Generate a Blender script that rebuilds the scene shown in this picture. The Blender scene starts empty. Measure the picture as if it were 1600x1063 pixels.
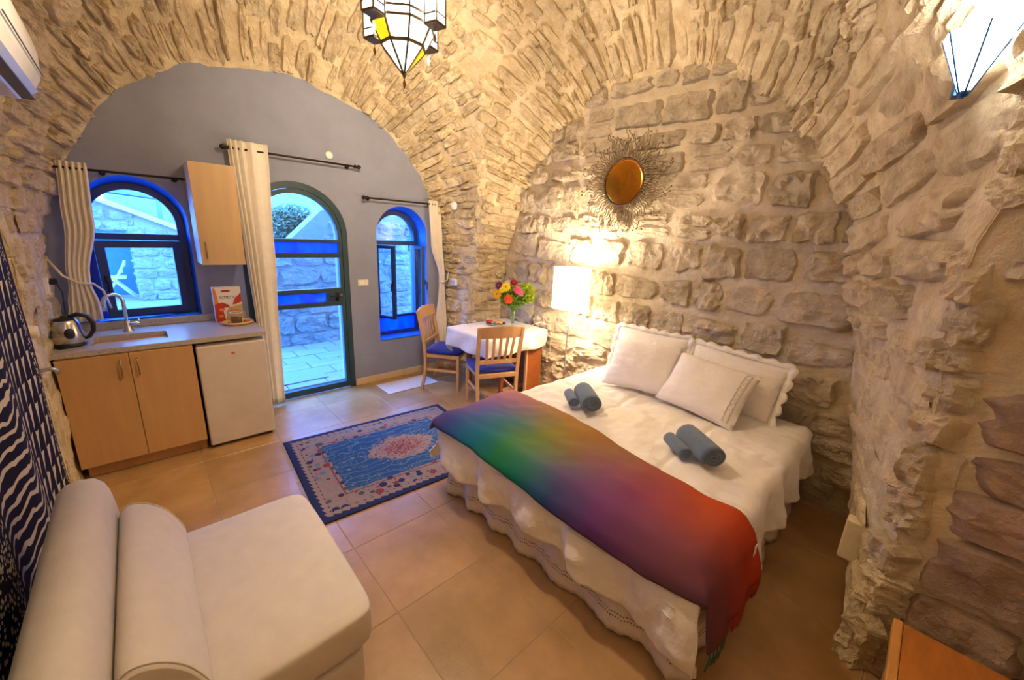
import bpy, bmesh, math, random
from mathutils import Vector, Matrix, noise
from math import sin, cos, pi, radians, sqrt, atan2

# ------------------------------------------------------------------ camera, world, exposure
SC = bpy.context.scene
COL = SC.collection
CAM_Z = 1.734
def make_camera():
    y, p, r = radians(-43.5368), radians(-14.7997), radians(2.6961)
    f = Vector((-sin(y)*cos(p), cos(y)*cos(p), sin(p)))
    rt = Vector((cos(y), sin(y), 0)); up = rt.cross(f)
    rt, up = rt*cos(r) + up*sin(r), -rt*sin(r) + up*cos(r)
    cam = bpy.data.cameras.new('camera'); cam.sensor_width = 36.0; cam.sensor_fit = 'HORIZONTAL'
    cam.lens = 616.5487/1600*36; cam.clip_start = 0.02
    o = bpy.data.objects.new('camera', cam); COL.objects.link(o)
    o.matrix_world = Matrix(((rt.x, up.x, -f.x, 0), (rt.y, up.y, -f.y, 0), (rt.z, up.z, -f.z, CAM_Z), (0, 0, 0, 1)))
    SC.camera = o
    return f, rt, up
CF, CR, CU = make_camera()
def project(p):
    d = Vector(p) - Vector((0, 0, CAM_Z)); c = d.dot(CF)
    if c < 0.05: return None
    return 800 + 616.55*d.dot(CR)/c, 531.5 - 616.55*d.dot(CU)/c
def in_view(p, m=260):
    q = project(p)
    return q is not None and -m < q[0] < 1600+m and -m < q[1] < 1063+m

vs = SC.view_settings
vs.view_transform = 'Standard'; vs.look = 'None'; vs.gamma = 1.0; vs.use_curve_mapping = False
vs.exposure = 0.62
SC.cycles.max_bounces = 8; SC.cycles.diffuse_bounces = 5; SC.cycles.caustics_reflective = False; SC.cycles.caustics_refractive = False
SC.cycles.sample_clamp_indirect = 6.0

world = bpy.data.worlds.new('dusk_sky'); SC.world = world; world.use_nodes = True
bg = world.node_tree.nodes['Background']
bg.inputs['Color'].default_value = (0.085, 0.31, 1.0, 1); bg.inputs['Strength'].default_value = 21.0

# ------------------------------------------------------------------ materials
MATS = {}
def mat(name, col, rough=0.8, var=0.12, scale=6.0, bump=0.0, bscale=30.0, rnd=0.0, metal=0.0, spec=0.3, emit=None, estr=0.0, stretch=(1, 1, 1), dark=None, trans=0.0, sheen=0.0, bdist=0.03):
    """procedural material: world-space noise tints, a random tint for each object, noise relief"""
    if name in MATS: return MATS[name]
    m = bpy.data.materials.new(name); m.use_nodes = True; MATS[name] = m
    nt = m.node_tree; N = nt.nodes; L = nt.links
    b = N['Principled BSDF']
    b.inputs['Roughness'].default_value = rough; b.inputs['Metallic'].default_value = metal
    b.inputs['Specular IOR Level'].default_value = spec
    if trans: b.inputs['Transmission Weight'].default_value = trans
    if sheen: b.inputs['Sheen Weight'].default_value = sheen
    geo = N.new('ShaderNodeNewGeometry'); mp = N.new('ShaderNodeMapping'); mp.inputs['Scale'].default_value = stretch
    L.new(geo.outputs['Position'], mp.inputs['Vector'])
    nz = N.new('ShaderNodeTexNoise'); nz.inputs['Scale'].default_value = scale; nz.inputs['Detail'].default_value = 5; nz.inputs['Roughness'].default_value = 0.6
    L.new(mp.outputs[0], nz.inputs['Vector'])
    rp = N.new('ShaderNodeValToRGB')
    lo = dark if dark else tuple(c*(1-var) for c in col); hi = tuple(min(1, c*(1+var)) for c in col)
    rp.color_ramp.elements[0].position = 0.32; rp.color_ramp.elements[0].color = (*lo, 1)
    rp.color_ramp.elements[1].position = 0.68; rp.color_ramp.elements[1].color = (*hi, 1)
    L.new(nz.outputs['Fac'], rp.inputs['Fac'])
    out = rp.outputs['Color']
    if rnd:
        oi = N.new('ShaderNodeObjectInfo'); mr = N.new('ShaderNodeMapRange')
        mr.inputs['To Min'].default_value = 1-rnd; mr.inputs['To Max'].default_value = 1+rnd
        L.new(oi.outputs['Random'], mr.inputs['Value'])
        hs = N.new('ShaderNodeHueSaturation'); L.new(mr.outputs[0], hs.inputs['Value']); L.new(out, hs.inputs['Color']); out = hs.outputs['Color']
    L.new(out, b.inputs['Base Color'])
    if bump:
        n2 = N.new('ShaderNodeTexNoise'); n2.inputs['Scale'].default_value = bscale; n2.inputs['Detail'].default_value = 8; n2.inputs['Roughness'].default_value = 0.65
        L.new(mp.outputs[0], n2.inputs['Vector'])
        bp = N.new('ShaderNodeBump'); bp.inputs['Strength'].default_value = bump; bp.inputs['Distance'].default_value = bdist
        L.new(n2.outputs['Fac'], bp.inputs['Height']); L.new(bp.outputs[0], b.inputs['Normal'])
    if emit:
        b.inputs['Emission Color'].default_value = (*emit, 1); b.inputs['Emission Strength'].default_value = estr
    return m

def plain(name, col, rough=0.5, metal=0.0, spec=0.4, **k):
    return mat(name, col, rough, 0.05, 8.0, metal=metal, spec=spec, **k)

M_mortar = mat('lime_mortar', (0.84, 0.71, 0.49), 0.92, 0.14, 5, 0.9, 13, dark=(0.66, 0.51, 0.31), bdist=.06)
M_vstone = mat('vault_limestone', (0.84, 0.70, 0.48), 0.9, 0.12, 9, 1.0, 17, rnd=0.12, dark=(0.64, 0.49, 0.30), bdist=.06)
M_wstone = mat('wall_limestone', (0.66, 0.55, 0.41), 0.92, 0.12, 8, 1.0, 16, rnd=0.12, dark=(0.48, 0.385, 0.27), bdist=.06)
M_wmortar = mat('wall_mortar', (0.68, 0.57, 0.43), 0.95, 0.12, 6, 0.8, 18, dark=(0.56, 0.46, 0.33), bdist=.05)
M_dstone = mat('shaded_limestone', (0.50, 0.35, 0.24), 0.92, 0.15, 6, 1.0, 14, rnd=0.16, dark=(0.32, 0.21, 0.14), bdist=.06)  # darker brown puts the near opening's shade into the stone colour
M_blue_wall = mat('grey_blue_plaster', (0.27, 0.285, 0.37), 0.85, 0.06, 5, 0.12, 60)
M_tile = mat('sandy_floor_tile', (0.43, 0.255, 0.115), 0.28, 0.1, 3.2, 0.06, 40, rnd=0.07, dark=(0.31, 0.175, 0.065), spec=0.45)
M_grout = plain('tile_grout', (0.34, 0.235, 0.14), 0.9)
M_skirt = mat('skirting_stone', (0.62, 0.47, 0.29), 0.6, 0.1, 6)

# ------------------------------------------------------------------ mesh helpers
def mesh_obj(name, bm, material, parent=None, smooth=False):
    me = bpy.data.meshes.new(name); bm.normal_update(); bm.to_mesh(me); bm.free()
    if smooth: me.polygons.foreach_set('use_smooth', [True]*len(me.polygons))
    for m in (material if isinstance(material, (list, tuple)) else [material]): me.materials.append(m)
    o = bpy.data.objects.new(name, me); COL.objects.link(o)
    if parent: o.parent = parent
    return o
def copy_obj(o, name=None, parent=None):
    c = o.copy(); COL.objects.link(c)
    if name: c.name = name
    if parent is not None: c.parent = parent
    return c
def empty(name, loc=(0, 0, 0), rz=0.0):
    o = bpy.data.objects.new(name, None); o.empty_display_size = 0.05; COL.objects.link(o)
    o.location = loc; o.rotation_euler = (0, 0, rz)
    return o
def tag(o, label, cat, group=None):
    o['label'] = label; o['category'] = cat
    if group: o['group'] = group
    return o
def struct(o, label=None):
    o['kind'] = 'structure'
    if label: o['label'] = label
    return o
def box(bm, x0, x1, y0, y1, z0, z1, bev=0.0, seg=2, M=None):
    b = bmesh.new() if bev else bm
    v = [b.verts.new((x, y, z)) for x in (x0, x1) for y in (y0, y1) for z in (z0, z1)]
    for f in ((0, 1, 3, 2), (4, 6, 7, 5), (0, 4, 5, 1), (2, 3, 7, 6), (0, 2, 6, 4), (1, 5, 7, 3)): b.faces.new([v[i] for i in f])
    if bev:
        bmesh.ops.bevel(b, geom=b.edges[:], offset=bev, segments=seg, profile=0.5, affect='EDGES', clamp_overlap=True)
        if M is not None: b.transform(M)
        merge(bm, b)
    elif M is not None: bmesh.ops.transform(bm, matrix=M, verts=v)
    return bm
def merge(bm, b):
    me = bpy.data.meshes.new('tmp'); b.to_mesh(me); b.free(); bm.from_mesh(me); bpy.data.meshes.remove(me)
def mk_box(name, m, parent, x0, x1, y0, y1, z0, z1, bev=0.004, seg=2, M=None):
    bm = bmesh.new(); box(bm, x0, x1, y0, y1, z0, z1, bev, seg, M); return mesh_obj(name, bm, m, parent, smooth=False)
def tube(bm, pts, r, n=8, cap=True, closed=False):
    pts = [Vector(p) for p in pts]; rings = []; k = len(pts)
    rr = r if isinstance(r, (list, tuple)) else [r]*k
    prev = None
    for i, p in enumerate(pts):
        if closed: t = pts[(i+1) % k] - pts[i-1]
        else: t = pts[min(i+1, k-1)] - pts[max(i-1, 0)]
        t = t.normalized() if t.length > 1e-9 else Vector((0, 0, 1))
        if prev is None:
            a = Vector((0, 0, 1)) if abs(t.z) < 0.9 else Vector((1, 0, 0))
            u = (a - t*a.dot(t)).normalized()
        else: u = (prev - t*prev.dot(t)).normalized()
        prev = u; w = t.cross(u)
        rings.append([bm.verts.new(p + (u*cos(2*pi*j/n) + w*sin(2*pi*j/n))*rr[i]) for j in range(n)])
    for i in range(k if closed else k-1):
        a, b = rings[i], rings[(i+1) % k]
        for j in range(n): bm.faces.new((a[j], a[(j+1) % n], b[(j+1) % n], b[j]))
    if cap and not closed:
        bm.faces.new(rings[0][::-1]); bm.faces.new(rings[-1])
    return bm
def mk_tube(name, m, parent, pts, r, n=8, smooth=True):
    return mesh_obj(name, tube(bmesh.new(), pts, r, n), m, parent, smooth)
def lathe(bm, prof, n=24, c=(0, 0, 0), a0=0.0):
    rings = []
    for r, z in prof:
        if r < 1e-5: rings.append([bm.verts.new((c[0], c[1], c[2]+z))])
        else: rings.append([bm.verts.new((c[0]+r*cos(a0+2*pi*j/n), c[1]+r*sin(a0+2*pi*j/n), c[2]+z)) for j in range(n)])
    for a, b in zip(rings, rings[1:]):
        for j in range(n):
            q = [a[j % len(a)], a[(j+1) % len(a)], b[(j+1) % len(b)], b[j % len(b)]]
            q = list(dict.fromkeys(q))
            if len(q) > 2: bm.faces.new(q)
    return bm
def mk_lathe(name, m, parent, prof, n=24, c=(0, 0, 0), smooth=True, a0=0.0):
    return mesh_obj(name, lathe(bmesh.new(), prof, n, c, a0), m, parent, smooth)
def grid(bm, nu, nv, fn, close_u=False):
    V = [[bm.verts.new(fn(i/nu, j/nv)) for j in range(nv+1)] for i in range(nu + (0 if close_u else 1))]
    for i in range(nu):
        a, b = V[i], V[(i+1) % len(V)]
        for j in range(nv): bm.faces.new((a[j], b[j], b[j+1], a[j+1]))
    return V
def prism(bm, outline, axis_fn, t0, t1):
    """outline: list of 2-D points; axis_fn(u, v, t) -> 3-D; closed solid between t0 and t1"""
    a = [bm.verts.new(axis_fn(u, v, t0)) for u, v in outline]; b = [bm.verts.new(axis_fn(u, v, t1)) for u, v in outline]
    n = len(outline)
    bm.faces.new(a[::-1]); bm.faces.new(b)
    for i in range(n): bm.faces.new((a[i], a[(i+1) % n], b[(i+1) % n], b[i]))
    return bm
def fbm(p, s=1.0, o=3):
    v = 0; a = 1.0
    for _ in range(o): v += a*noise.noise(Vector(p)*s); s *= 2.1; a *= 0.5
    return v
def catmull(pts, n):
    P = [Vector((*p, 0)) if len(p) == 2 else Vector(p) for p in pts]
    P = [P[0]*2-P[1]] + P + [P[-1]*2-P[-2]]
    out = []
    for i in range(1, len(P)-2):
        for k in range(8):
            t = k/8; a, b, c, d = P[i-1:i+3]
            out.append(0.5*((2*b) + (c-a)*t + (2*a-5*b+4*c-d)*t*t + (3*b-a-3*c+d)*t**3))
    out.append(P[-2])
    L = [0]
    for a, b in zip(out, out[1:]): L.append(L[-1]+(b-a).length)
    res = []; j = 0
    for i in range(n+1):
        s = L[-1]*i/n
        while j < len(L)-2 and L[j+1] < s: j += 1
        t = (s-L[j])/max(1e-9, L[j+1]-L[j]); res.append(out[j].lerp(out[j+1], min(1, t)))
    return res, L[-1]

# ------------------------------------------------------------------ the stone shell: two lunette walls under a rubble vault
YA, XB, XL, YC = 4.268, 3.28, -0.49, -0.06
rng = random.Random(7)
class Void:
    """one arm of the cross vault: an arch profile on a wall plane that widens and rises away from it"""
    def __init__(s, prof, c, zc, k_lo, k_hi, rise, D, to3, to_local):
        s.c, s.zc, s.rise, s.D = c, zc, rise, D
        s.k_lo, s.k_hi = k_lo, k_hi           # splay on the low-u / high-u side as (at floor, at springing)
        s.pts, s.len = catmull(prof, 240)
        s.to3, s.to_local = to3, to_local
        s.ang = sorted((atan2(p.y-zc, p.x-c), (Vector((p.x-c, p.y-zc))).length) for p in s.pts if p.y >= zc-0.02)
        s.lo = sorted((p.y, p.x) for p in s.pts if p.y <= zc+0.05 and p.x < c); s.hi = sorted((p.y, p.x) for p in s.pts if p.y <= zc+0.05 and p.x > c)
    @staticmethod
    def interp(t, x):
        if x <= t[0][0]: return t[0][1]
        for a, b in zip(t, t[1:]):
            if x <= b[0]: return a[1] + (b[1]-a[1])*(x-a[0])/max(1e-9, b[0]-a[0])
        return t[-1][1]
    def k(s, side, z):
        a, b = s.k_lo if side < 0 else s.k_hi
        return a + (b-a)*max(0, min(1, z/s.zc))
    def E(s, d):
        t = min(1, max(0, d)/s.D); return s.rise*(1-(1-t)**2)**0.7
    def exp(s, phi, d, side):
        w = max(0, sin(phi))**1.5
        return (1-w)*s.k(side, s.zc)*d + w*s.E(d)
    def at(s, t, d):
        i = t*240; j = min(239, int(i)); p = s.pts[j].lerp(s.pts[j+1], i-j)
        u, z = p.x, p.y; side = -1 if u < s.c else 1
        dd = max(0, d)
        if z < s.zc: return s.to3(u + side*s.k(side, z)*dd, z, d)
        v = Vector((u-s.c, z-s.zc)); ph = atan2(v.y, v.x); R = v.length + s.exp(ph, dd, side)
        return s.to3(s.c + R*cos(ph), s.zc + R*sin(ph), d)
    def inside(s, p, m=0.0):
        u, z, d = s.to_local(p)
        if (d < -0.001 and not s.tunnel) or d > s.D+0.12: return False
        dd = max(0, d); side = -1 if u < s.c else 1
        if z < s.zc:
            e = s.interp(s.lo if side < 0 else s.hi, z) + side*s.k(side, z)*dd
            return (u - e)*side < -m
        ph = atan2(z-s.zc, u-s.c); R = s.interp(s.ang, ph) + s.exp(ph, dd, side)
        return sqrt((u-s.c)**2+(z-s.zc)**2) < R - m
    tunnel = False
profA = [(-.49, 0), (-.49, .7), (-.48, 1.3), (-.44, 1.6), (-.36, 1.9), (-.25, 2.13), (-.12, 2.36), (.05, 2.57), (.275, 2.74), (.51, 2.86), (.73, 2.94), (.95, 2.985), (1.15, 2.995),
         (1.46, 2.96), (1.81, 2.85), (2.07, 2.72), (2.36, 2.48), (2.56, 2.2), (2.73, 1.9), (2.82, 1.6), (2.85, 1.2), (2.85, .6), (2.85, 0)]
profB = [(.05, 0), (.15, .5), (.27, 1.07), (.348, 1.39), (.4, 1.62), (.43, 1.82), (.5, 1.98), (.667, 2.2), (.86, 2.5), (1.09, 2.73), (1.37, 2.91), (1.72, 3.02), (2.05, 3.035), (2.43, 2.96),
         (2.85, 2.71), (3.11, 2.48), (3.26, 2.28), (3.41, 1.95), (3.55, 1.7), (3.62, 1.4), (3.68, 1.0), (3.70, .5), (3.72, 0)]
def ell(c, a, zs, h, n=14):
    return [(c-a, 0), (c-a, zs*.5)] + [(c-a*cos(pi*i/n), zs+h*sin(pi*i/n)) for i in range(n+1)] + [(c+a, zs*.5), (c+a, 0)]
VA = Void(profA, 1.165, 1.40, (0, 0), (.14, .14), 1.1, 2.25, lambda u, z, d: Vector((u, YA-d, z)), lambda p: (p.x, p.z, YA-p.y))
VB = Void(profB, 2.0, 1.40, (.1, .35), (.3, .39), 1.1, 2.1, lambda u, z, d: Vector((XB-d, u, z)), lambda p: (p.y, p.z, XB-p.x))
VC = Void(ell(.78, 1.27, 1.45, 1.45), .78, 1.40, (0, 0), (0, 0), 1.1, 2.1, lambda u, z, d: Vector((u, YC+d, z)), lambda p: (p.x, p.z, p.y-YC)); VC.tunnel = True
VD = Void(ell(1.8, 1.5, 1.45, 1.6), 1.8, 1.40, (.0, .3), (.0, .3), 1.1, 1.65, lambda u, z, d: Vector((XL+d, u, z)), lambda p: (p.y, p.z, p.x-XL))
def warp(p, a=0.028):
    q = p*3.1
    return p + Vector((noise.noise(q), noise.noise(q+Vector((17, 3, 5))), noise.noise(q+Vector((5, 29, 11)))))*a + Vector((noise.noise(q*3.3), noise.noise(q*3.3+Vector((7, 3, 5))), noise.noise(q*3.3+Vector((5, 9, 11)))))*a*0.45
def d_end(v, t, others, dmax, d0=0.0):
    st = 0.06; d = d0 + 0.03
    while d < dmax:
        p = v.at(t, d)
        if any(o.inside(p) for o in others):
            lo, hi = d-st, d
            for _ in range(12):
                m = (lo+hi)/2
                if any(o.inside(v.at(t, m)) for o in others): hi = m
                else: lo = m
            return max(d0+0.005, hi)
        d += st
    return dmax
def web(name, v, others, dmax, d0, nt, nd, material):
    ends = [d_end(v, i/nt, others, dmax, d0) for i in range(nt+1)]
    bm = bmesh.new()
    def f(a, b):
        e = ends[round(a*nt)]
        p = v.at(a, d0 + (e+.005-d0)*b)
        return warp(p) if p.z > 0.02 else p
    grid(bm, nt, nd, f)
    bmesh.ops.recalc_face_normals(bm, faces=bm.faces[:])
    return struct(mesh_obj(name, bm, material, None, True)), ends
ctr = Vector((1.2, 1.9, 1.5))
STONES = []
def make_stone(i, nu=10, nv=8):
    r = random.Random(100+i); o = Vector((r.uniform(0, 90), r.uniform(0, 90), r.uniform(0, 90))); pw = r.uniform(3.2, 8)
    bm = bmesh.new(); ka, kb = r.uniform(-.22, .22), r.uniform(-.3, .3)
    def f(a, b):
        u, w = a*2-1, b*2-1
        m = max(abs(u), abs(w))
        q = (abs(u)**pw + abs(w)**pw)**(1/pw)
        s = m/q if q > 1e-6 else 1
        x, y = u*s, w*s
        nr = 0.26*noise.noise(Vector((x*2.1, y*2.1, 0))+o)
        edge = m > 0.99
        h = -0.9 if edge else (0.5 + r.uniform(-.13, .13) + 0.7*noise.noise(Vector((x*1.4, y*1.2, 3))+o) + 0.55*abs(noise.noise(Vector((x*3.1, y*2.9, 9))+o)))*(1 - 0.25*m**4)
        y *= 1 + ka*x
        return Vector((x*(1+nr)*0.5, y*(1+nr)*0.5 + kb*0.12*x*x, h))
    grid(bm, nu, nv, f)
    bmesh.ops.recalc_face_normals(bm, faces=bm.faces[:])
    if sum(fc.normal.z for fc in bm.faces) < 0: bmesh.ops.reverse_faces(bm, faces=bm.faces[:])
    bm.normal_update(); me = bpy.data.meshes.new('stone'); bm.to_mesh(me); bm.free()
    return me
STONE_ME = [make_stone(i) for i in range(26)]
STONE_SETS = {}
def stone_meshes(m):
    if m.name not in STONE_SETS:
        L = []
        for s in STONE_ME:
            c = s.copy(); c.materials.append(m); L.append(c)
        STONE_SETS[m.name] = L
    return STONE_SETS[m.name]
def put_stone(parent, p, u, w, n, lu, lw, h, m, r):
    o = bpy.data.objects.new('stone', r.choice(stone_meshes(m))); COL.objects.link(o)
    fl = r.choice((1, -1)); u = u*fl; w = n.cross(u)
    R = Matrix((u*lu, w*lw, n*h)).transposed().to_4x4(); R.translation = p
    o.parent = parent; o.matrix_world = R
    return o
def web_stones(parent, v, ends, nt, seed, d0, m, size_fn, keep=lambda p: True, limit=300, flat_fn=lambda p: .35 if (p.x < .1 and p.z < 1.9) or (p.y < .5 and p.z < 1.3) else 1.0, wide=1.0):
    r = random.Random(seed); cand = []
    t = 0.004
    while t < 0.996:
        p0 = v.at(min(1, t), d0+0.02); th, ln = size_fn(p0, r)
        dt = th/v.len
        tc = min(.999, t+dt/2); e = ends[round(tc*nt)]
        d = d0 - r.uniform(0, ln*.5)
        while d < e:
            l = ln*r.uniform(0.55, 1.45)
            dc = d + l/2
            if d0-0.02 < dc < e+0.01:
                a, b = max(d, d0-0.015), min(d+l, e+0.008); l2 = b-a; dc = (a+b)/2
                p = v.at(tc, dc); U = (v.at(tc, dc+.03)-v.at(tc, dc-.03)); W = v.at(min(1, tc+.004), dc)-v.at(max(0, tc-.004), dc)
                step = (v.at(tc, b)-v.at(tc, a)).length; wid = W.length/.008*th/v.len if .005 < tc < .995 else th
                if step > 0.06 and U.length > 1e-6 and W.length > 1e-6:
                    U.normalize(); n = U.cross(W).normalized()
                    if n.dot(ctr-p) < 0: n = -n
                    W = n.cross(U)
                    if in_view(p) and keep(p): cand.append((p, U, W, n, step, W.length and wid, p))
            d += l + r.uniform(.0, .03)
        t += dt*1.02
    if len(cand) > limit:
        cand.sort(key=lambda c: c[4]*c[5]/max(.3, (c[0]-Vector((0, 0, CAM_Z))).length_squared), reverse=True)
    for c in cand[:limit]:
        p, U, W, n, lu, lw, _ = c
        ang = r.uniform(-.07, .07); U2 = U*cos(ang)+W*sin(ang); tilt = r.uniform(-.10, .10); n2 = (n + W*tilt + U*r.uniform(-.05, .05)).normalized()
        U2 = (U2 - n2*U2.dot(n2)).normalized()
        fl_ = flat_fn(p)
        put_stone(parent, warp(p) + n*r.uniform(-.004, .02)*fl_, U2, W, n2, lu*r.uniform(.92, 1.06), lw*r.uniform(.9, 1.12)*wide, r.uniform(.022, .06)*fl_, m, r)
    if len(cand) > limit:
        bm = bmesh.new()
        for c in cand[limit:]:
            p, U, W, n, lu, lw, _ = c
            me = r.choice(STONE_ME); k = len(bm.verts); bm.from_mesh(me); bm.verts.ensure_lookup_table()
            R = Matrix((U*lu, n.cross(U)*lw*.92, n*r.uniform(.018, .04))).transposed().to_4x4(); R.translation = warp(p)
            bmesh.ops.transform(bm, matrix=R, verts=bm.verts[k:])
        o = mesh_obj('rubble_stones', bm, m, parent, True); o['kind'] = 'stuff'
    return len(cand)
NT, ND = 200, 46
def size_vault(p, r):
    if p.z < 1.3: return r.uniform(.12, .2), r.uniform(.26, .42)
    if p.x < .1 and p.z < 1.9: return r.uniform(.09, .16), r.uniform(.16, .34)
    return r.uniform(.042, .10), r.uniform(.15, .36)
def size_side(p, r):
    if p.y < 1.0 and p.z < 2.4: return r.uniform(.08, .17), r.uniform(.3, .62)
    return size_vault(p, r)
wA, eA = web('ceiling_back', VA, [VB, VD], 2.24, 0.0, NT, ND, M_mortar); struct(wA, 'cream rubble vault over the blue wall')
wB, eB = web('ceiling_right', VB, [VA, VC], 2.1, 0.0, NT, ND, M_mortar); struct(wB, 'cream rubble vault over the stone lunette wall')
wC, eC = web('ceiling_front', VC, [VB, VD], 2.05, -1.8, NT, ND, M_mortar); struct(wC, 'rough plastered tunnel vault around the near opening')
wD, eD = web('ceiling_left', VD, [VA, VC], 1.6, 0.0, 100, 26, M_mortar); struct(wD, 'cream rubble vault over the left wall')
nA = web_stones(wA, VA, eA, NT, 11, 0.0, M_vstone, size_vault)
nB = web_stones(wB, VB, eB, NT, 12, 0.0, M_vstone, size_side)
def size_dark(p, r): return r.uniform(.17, .26), r.uniform(.34, .55)
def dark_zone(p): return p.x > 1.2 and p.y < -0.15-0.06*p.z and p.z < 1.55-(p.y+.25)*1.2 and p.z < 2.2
def size_rough(p, r): return r.uniform(.10, .2), r.uniform(.16, .34)
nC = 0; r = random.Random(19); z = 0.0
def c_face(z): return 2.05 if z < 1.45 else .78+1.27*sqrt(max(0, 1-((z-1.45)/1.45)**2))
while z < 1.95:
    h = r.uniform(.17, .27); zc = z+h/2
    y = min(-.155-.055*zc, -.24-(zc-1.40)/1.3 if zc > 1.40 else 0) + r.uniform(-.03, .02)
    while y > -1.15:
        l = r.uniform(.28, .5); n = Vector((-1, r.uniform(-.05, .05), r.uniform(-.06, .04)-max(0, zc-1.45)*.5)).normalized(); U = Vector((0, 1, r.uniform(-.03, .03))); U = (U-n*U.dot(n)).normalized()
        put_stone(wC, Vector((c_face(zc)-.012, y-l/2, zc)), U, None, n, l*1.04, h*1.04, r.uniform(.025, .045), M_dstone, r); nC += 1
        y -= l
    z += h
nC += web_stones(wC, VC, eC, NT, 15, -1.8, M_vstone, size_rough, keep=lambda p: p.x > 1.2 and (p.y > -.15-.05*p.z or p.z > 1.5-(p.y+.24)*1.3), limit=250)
nD = web_stones(wD, VD, eD, 100, 14, 0.0, M_vstone, size_vault)
# irregular quoins along the convex edges of the two piers
def quoins(parent, v, ends, nt, ts, nrm, zmax, seed, hs=(.035, .06)):
    r = random.Random(seed); t, t1 = ts; st = 1 if t1 > t else -1
    while (t1-t)*st > 0:
        h = r.uniform(.09, .2); p = v.at(t, ends[round(t*nt)])
        if p.z < zmax:
            n = (Vector(nrm) + Vector((r.uniform(-.25, .25), r.uniform(-.25, .25), r.uniform(-.15, .1)))).normalized(); U = Vector((r.uniform(-.12, .12), r.uniform(-.12, .12), 1)); U = (U-n*U.dot(n)).normalized()
            put_stone(parent, warp(p) - n*.02, U, None, n, h*1.15, r.uniform(.09, .17), r.uniform(*hs), M_vstone, r)
        t += st*h/v.len
quoins(wB, VB, eB, NT, (.005, .34), (-.75, .65, 0), 2.5, 41)
quoins(wB, VB, eB, NT, (.66, .995), (-.7, -.7, 0), 2.6, 42, (.02, .04))
print('stones', nA, nB, nC, nD)

def wall_grid(name, fn, nu, nv, material, label):
    bm = bmesh.new(); grid(bm, nu, nv, fn); bmesh.ops.recalc_face_normals(bm, faces=bm.faces[:])
    return struct(mesh_obj(name, bm, material, None, True), label)
# lunette wall behind the bed, coursed squared rubble
def fB(a, b):
    p = Vector((XB, -0.2+a*4.3, b*3.25)); q = warp(p, 0.02); q.y = p.y; q.z = p.z; return q
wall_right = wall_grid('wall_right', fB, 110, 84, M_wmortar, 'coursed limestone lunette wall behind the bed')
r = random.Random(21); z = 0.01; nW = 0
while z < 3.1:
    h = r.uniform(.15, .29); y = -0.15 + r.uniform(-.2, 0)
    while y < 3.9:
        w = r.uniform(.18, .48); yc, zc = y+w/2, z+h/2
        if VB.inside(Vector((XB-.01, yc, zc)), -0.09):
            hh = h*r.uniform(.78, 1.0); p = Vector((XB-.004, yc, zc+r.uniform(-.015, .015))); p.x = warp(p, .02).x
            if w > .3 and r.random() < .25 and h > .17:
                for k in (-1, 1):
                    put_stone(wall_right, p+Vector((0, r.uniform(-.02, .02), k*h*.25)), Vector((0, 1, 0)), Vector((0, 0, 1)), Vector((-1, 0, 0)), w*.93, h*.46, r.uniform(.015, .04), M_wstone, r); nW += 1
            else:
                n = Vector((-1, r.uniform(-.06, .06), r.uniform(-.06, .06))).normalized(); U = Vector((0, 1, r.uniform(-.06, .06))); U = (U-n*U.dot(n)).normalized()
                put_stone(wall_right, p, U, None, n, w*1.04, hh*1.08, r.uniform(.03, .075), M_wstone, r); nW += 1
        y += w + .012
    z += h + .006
print('wall stones', nW)
# left wall (carries the hanging and the air conditioner)
def fD(a, b):
    p = Vector((XL, -1.9+a*6.3, b*3.3)); q = warp(p, 0.02); q.y = p.y; q.z = p.z; return q
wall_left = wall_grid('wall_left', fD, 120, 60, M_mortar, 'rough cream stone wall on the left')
# rear wall behind the camera and an unseen shell added to block sky light
wall_front = wall_grid('wall_front', lambda a, b: warp(Vector((-.6+a*2.8, -1.8, b*3.0)), .02), 40, 40, M_mortar, 'rough cream wall behind the viewpoint')
bm = bmesh.new(); box(bm, -1.2, 4.2, -2.2, YA+.02, 4.35, 4.6); struct(mesh_obj('light_seal_top', bm, M_mortar), 'unseen slab added over the vault to stop sky light leaking in')
for nm, a in (('light_seal_1', (-1.2, -.75, -2.2, YA+.02, 0, 4.35)), ('light_seal_2', (XB+.15, 4.2, -2.2, YA+.3, 0, 4.35)), ('light_seal_3', (-.75, XB+.15, -2.3, -2.0, 0, 4.35))):
    bm = bmesh.new(); box(bm, *a); struct(mesh_obj(nm, bm, M_mortar), 'unseen outer block added to stop sky light leaking in')
# floor
floor = struct(mk_box('floor', M_grout, None, -1.0, XB+.1, -2.0, YA+.02, -.1, -.002, 0), 'sandy stone tile floor')
S = 0.511; first = None; rt_ = random.Random(5)
for i in range(-3, 6):
    for j in range(-8, 5):
        x0, y0 = .659+S*i, 1.894+S*j
        xa, xb, ya, yb = max(x0, XL-.1), min(x0+S, XB+.02), max(y0, -1.85), min(y0+S, YA+.01)
        if xb-xa < .02 or yb-ya < .02: continue
        bm = bmesh.new(); g = .0014
        box(bm, -(xb-xa)/2+g, (xb-xa)/2-g, -(yb-ya)/2+g, (yb-ya)/2-g, -.012, 0, .0025, 1)
        t = mesh_obj('floor_tile', bm, M_tile, floor); t.location = ((xa+xb)/2, (ya+yb)/2, rt_.uniform(-.0008, .0004))
def point(name, loc, power, col, size, parent=None):
    l = bpy.data.lights.new(name, 'POINT'); l.energy = power; l.color = col; l.shadow_soft_size = size
    o = bpy.data.objects.new(name, l); COL.objects.link(o); o.location = loc
    if parent: o.parent = parent; o.location = Vector(loc) - parent.location if parent.rotation_euler.z == 0 else o.location
    return o
WARM = (1.0, .81, .56)
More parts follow.
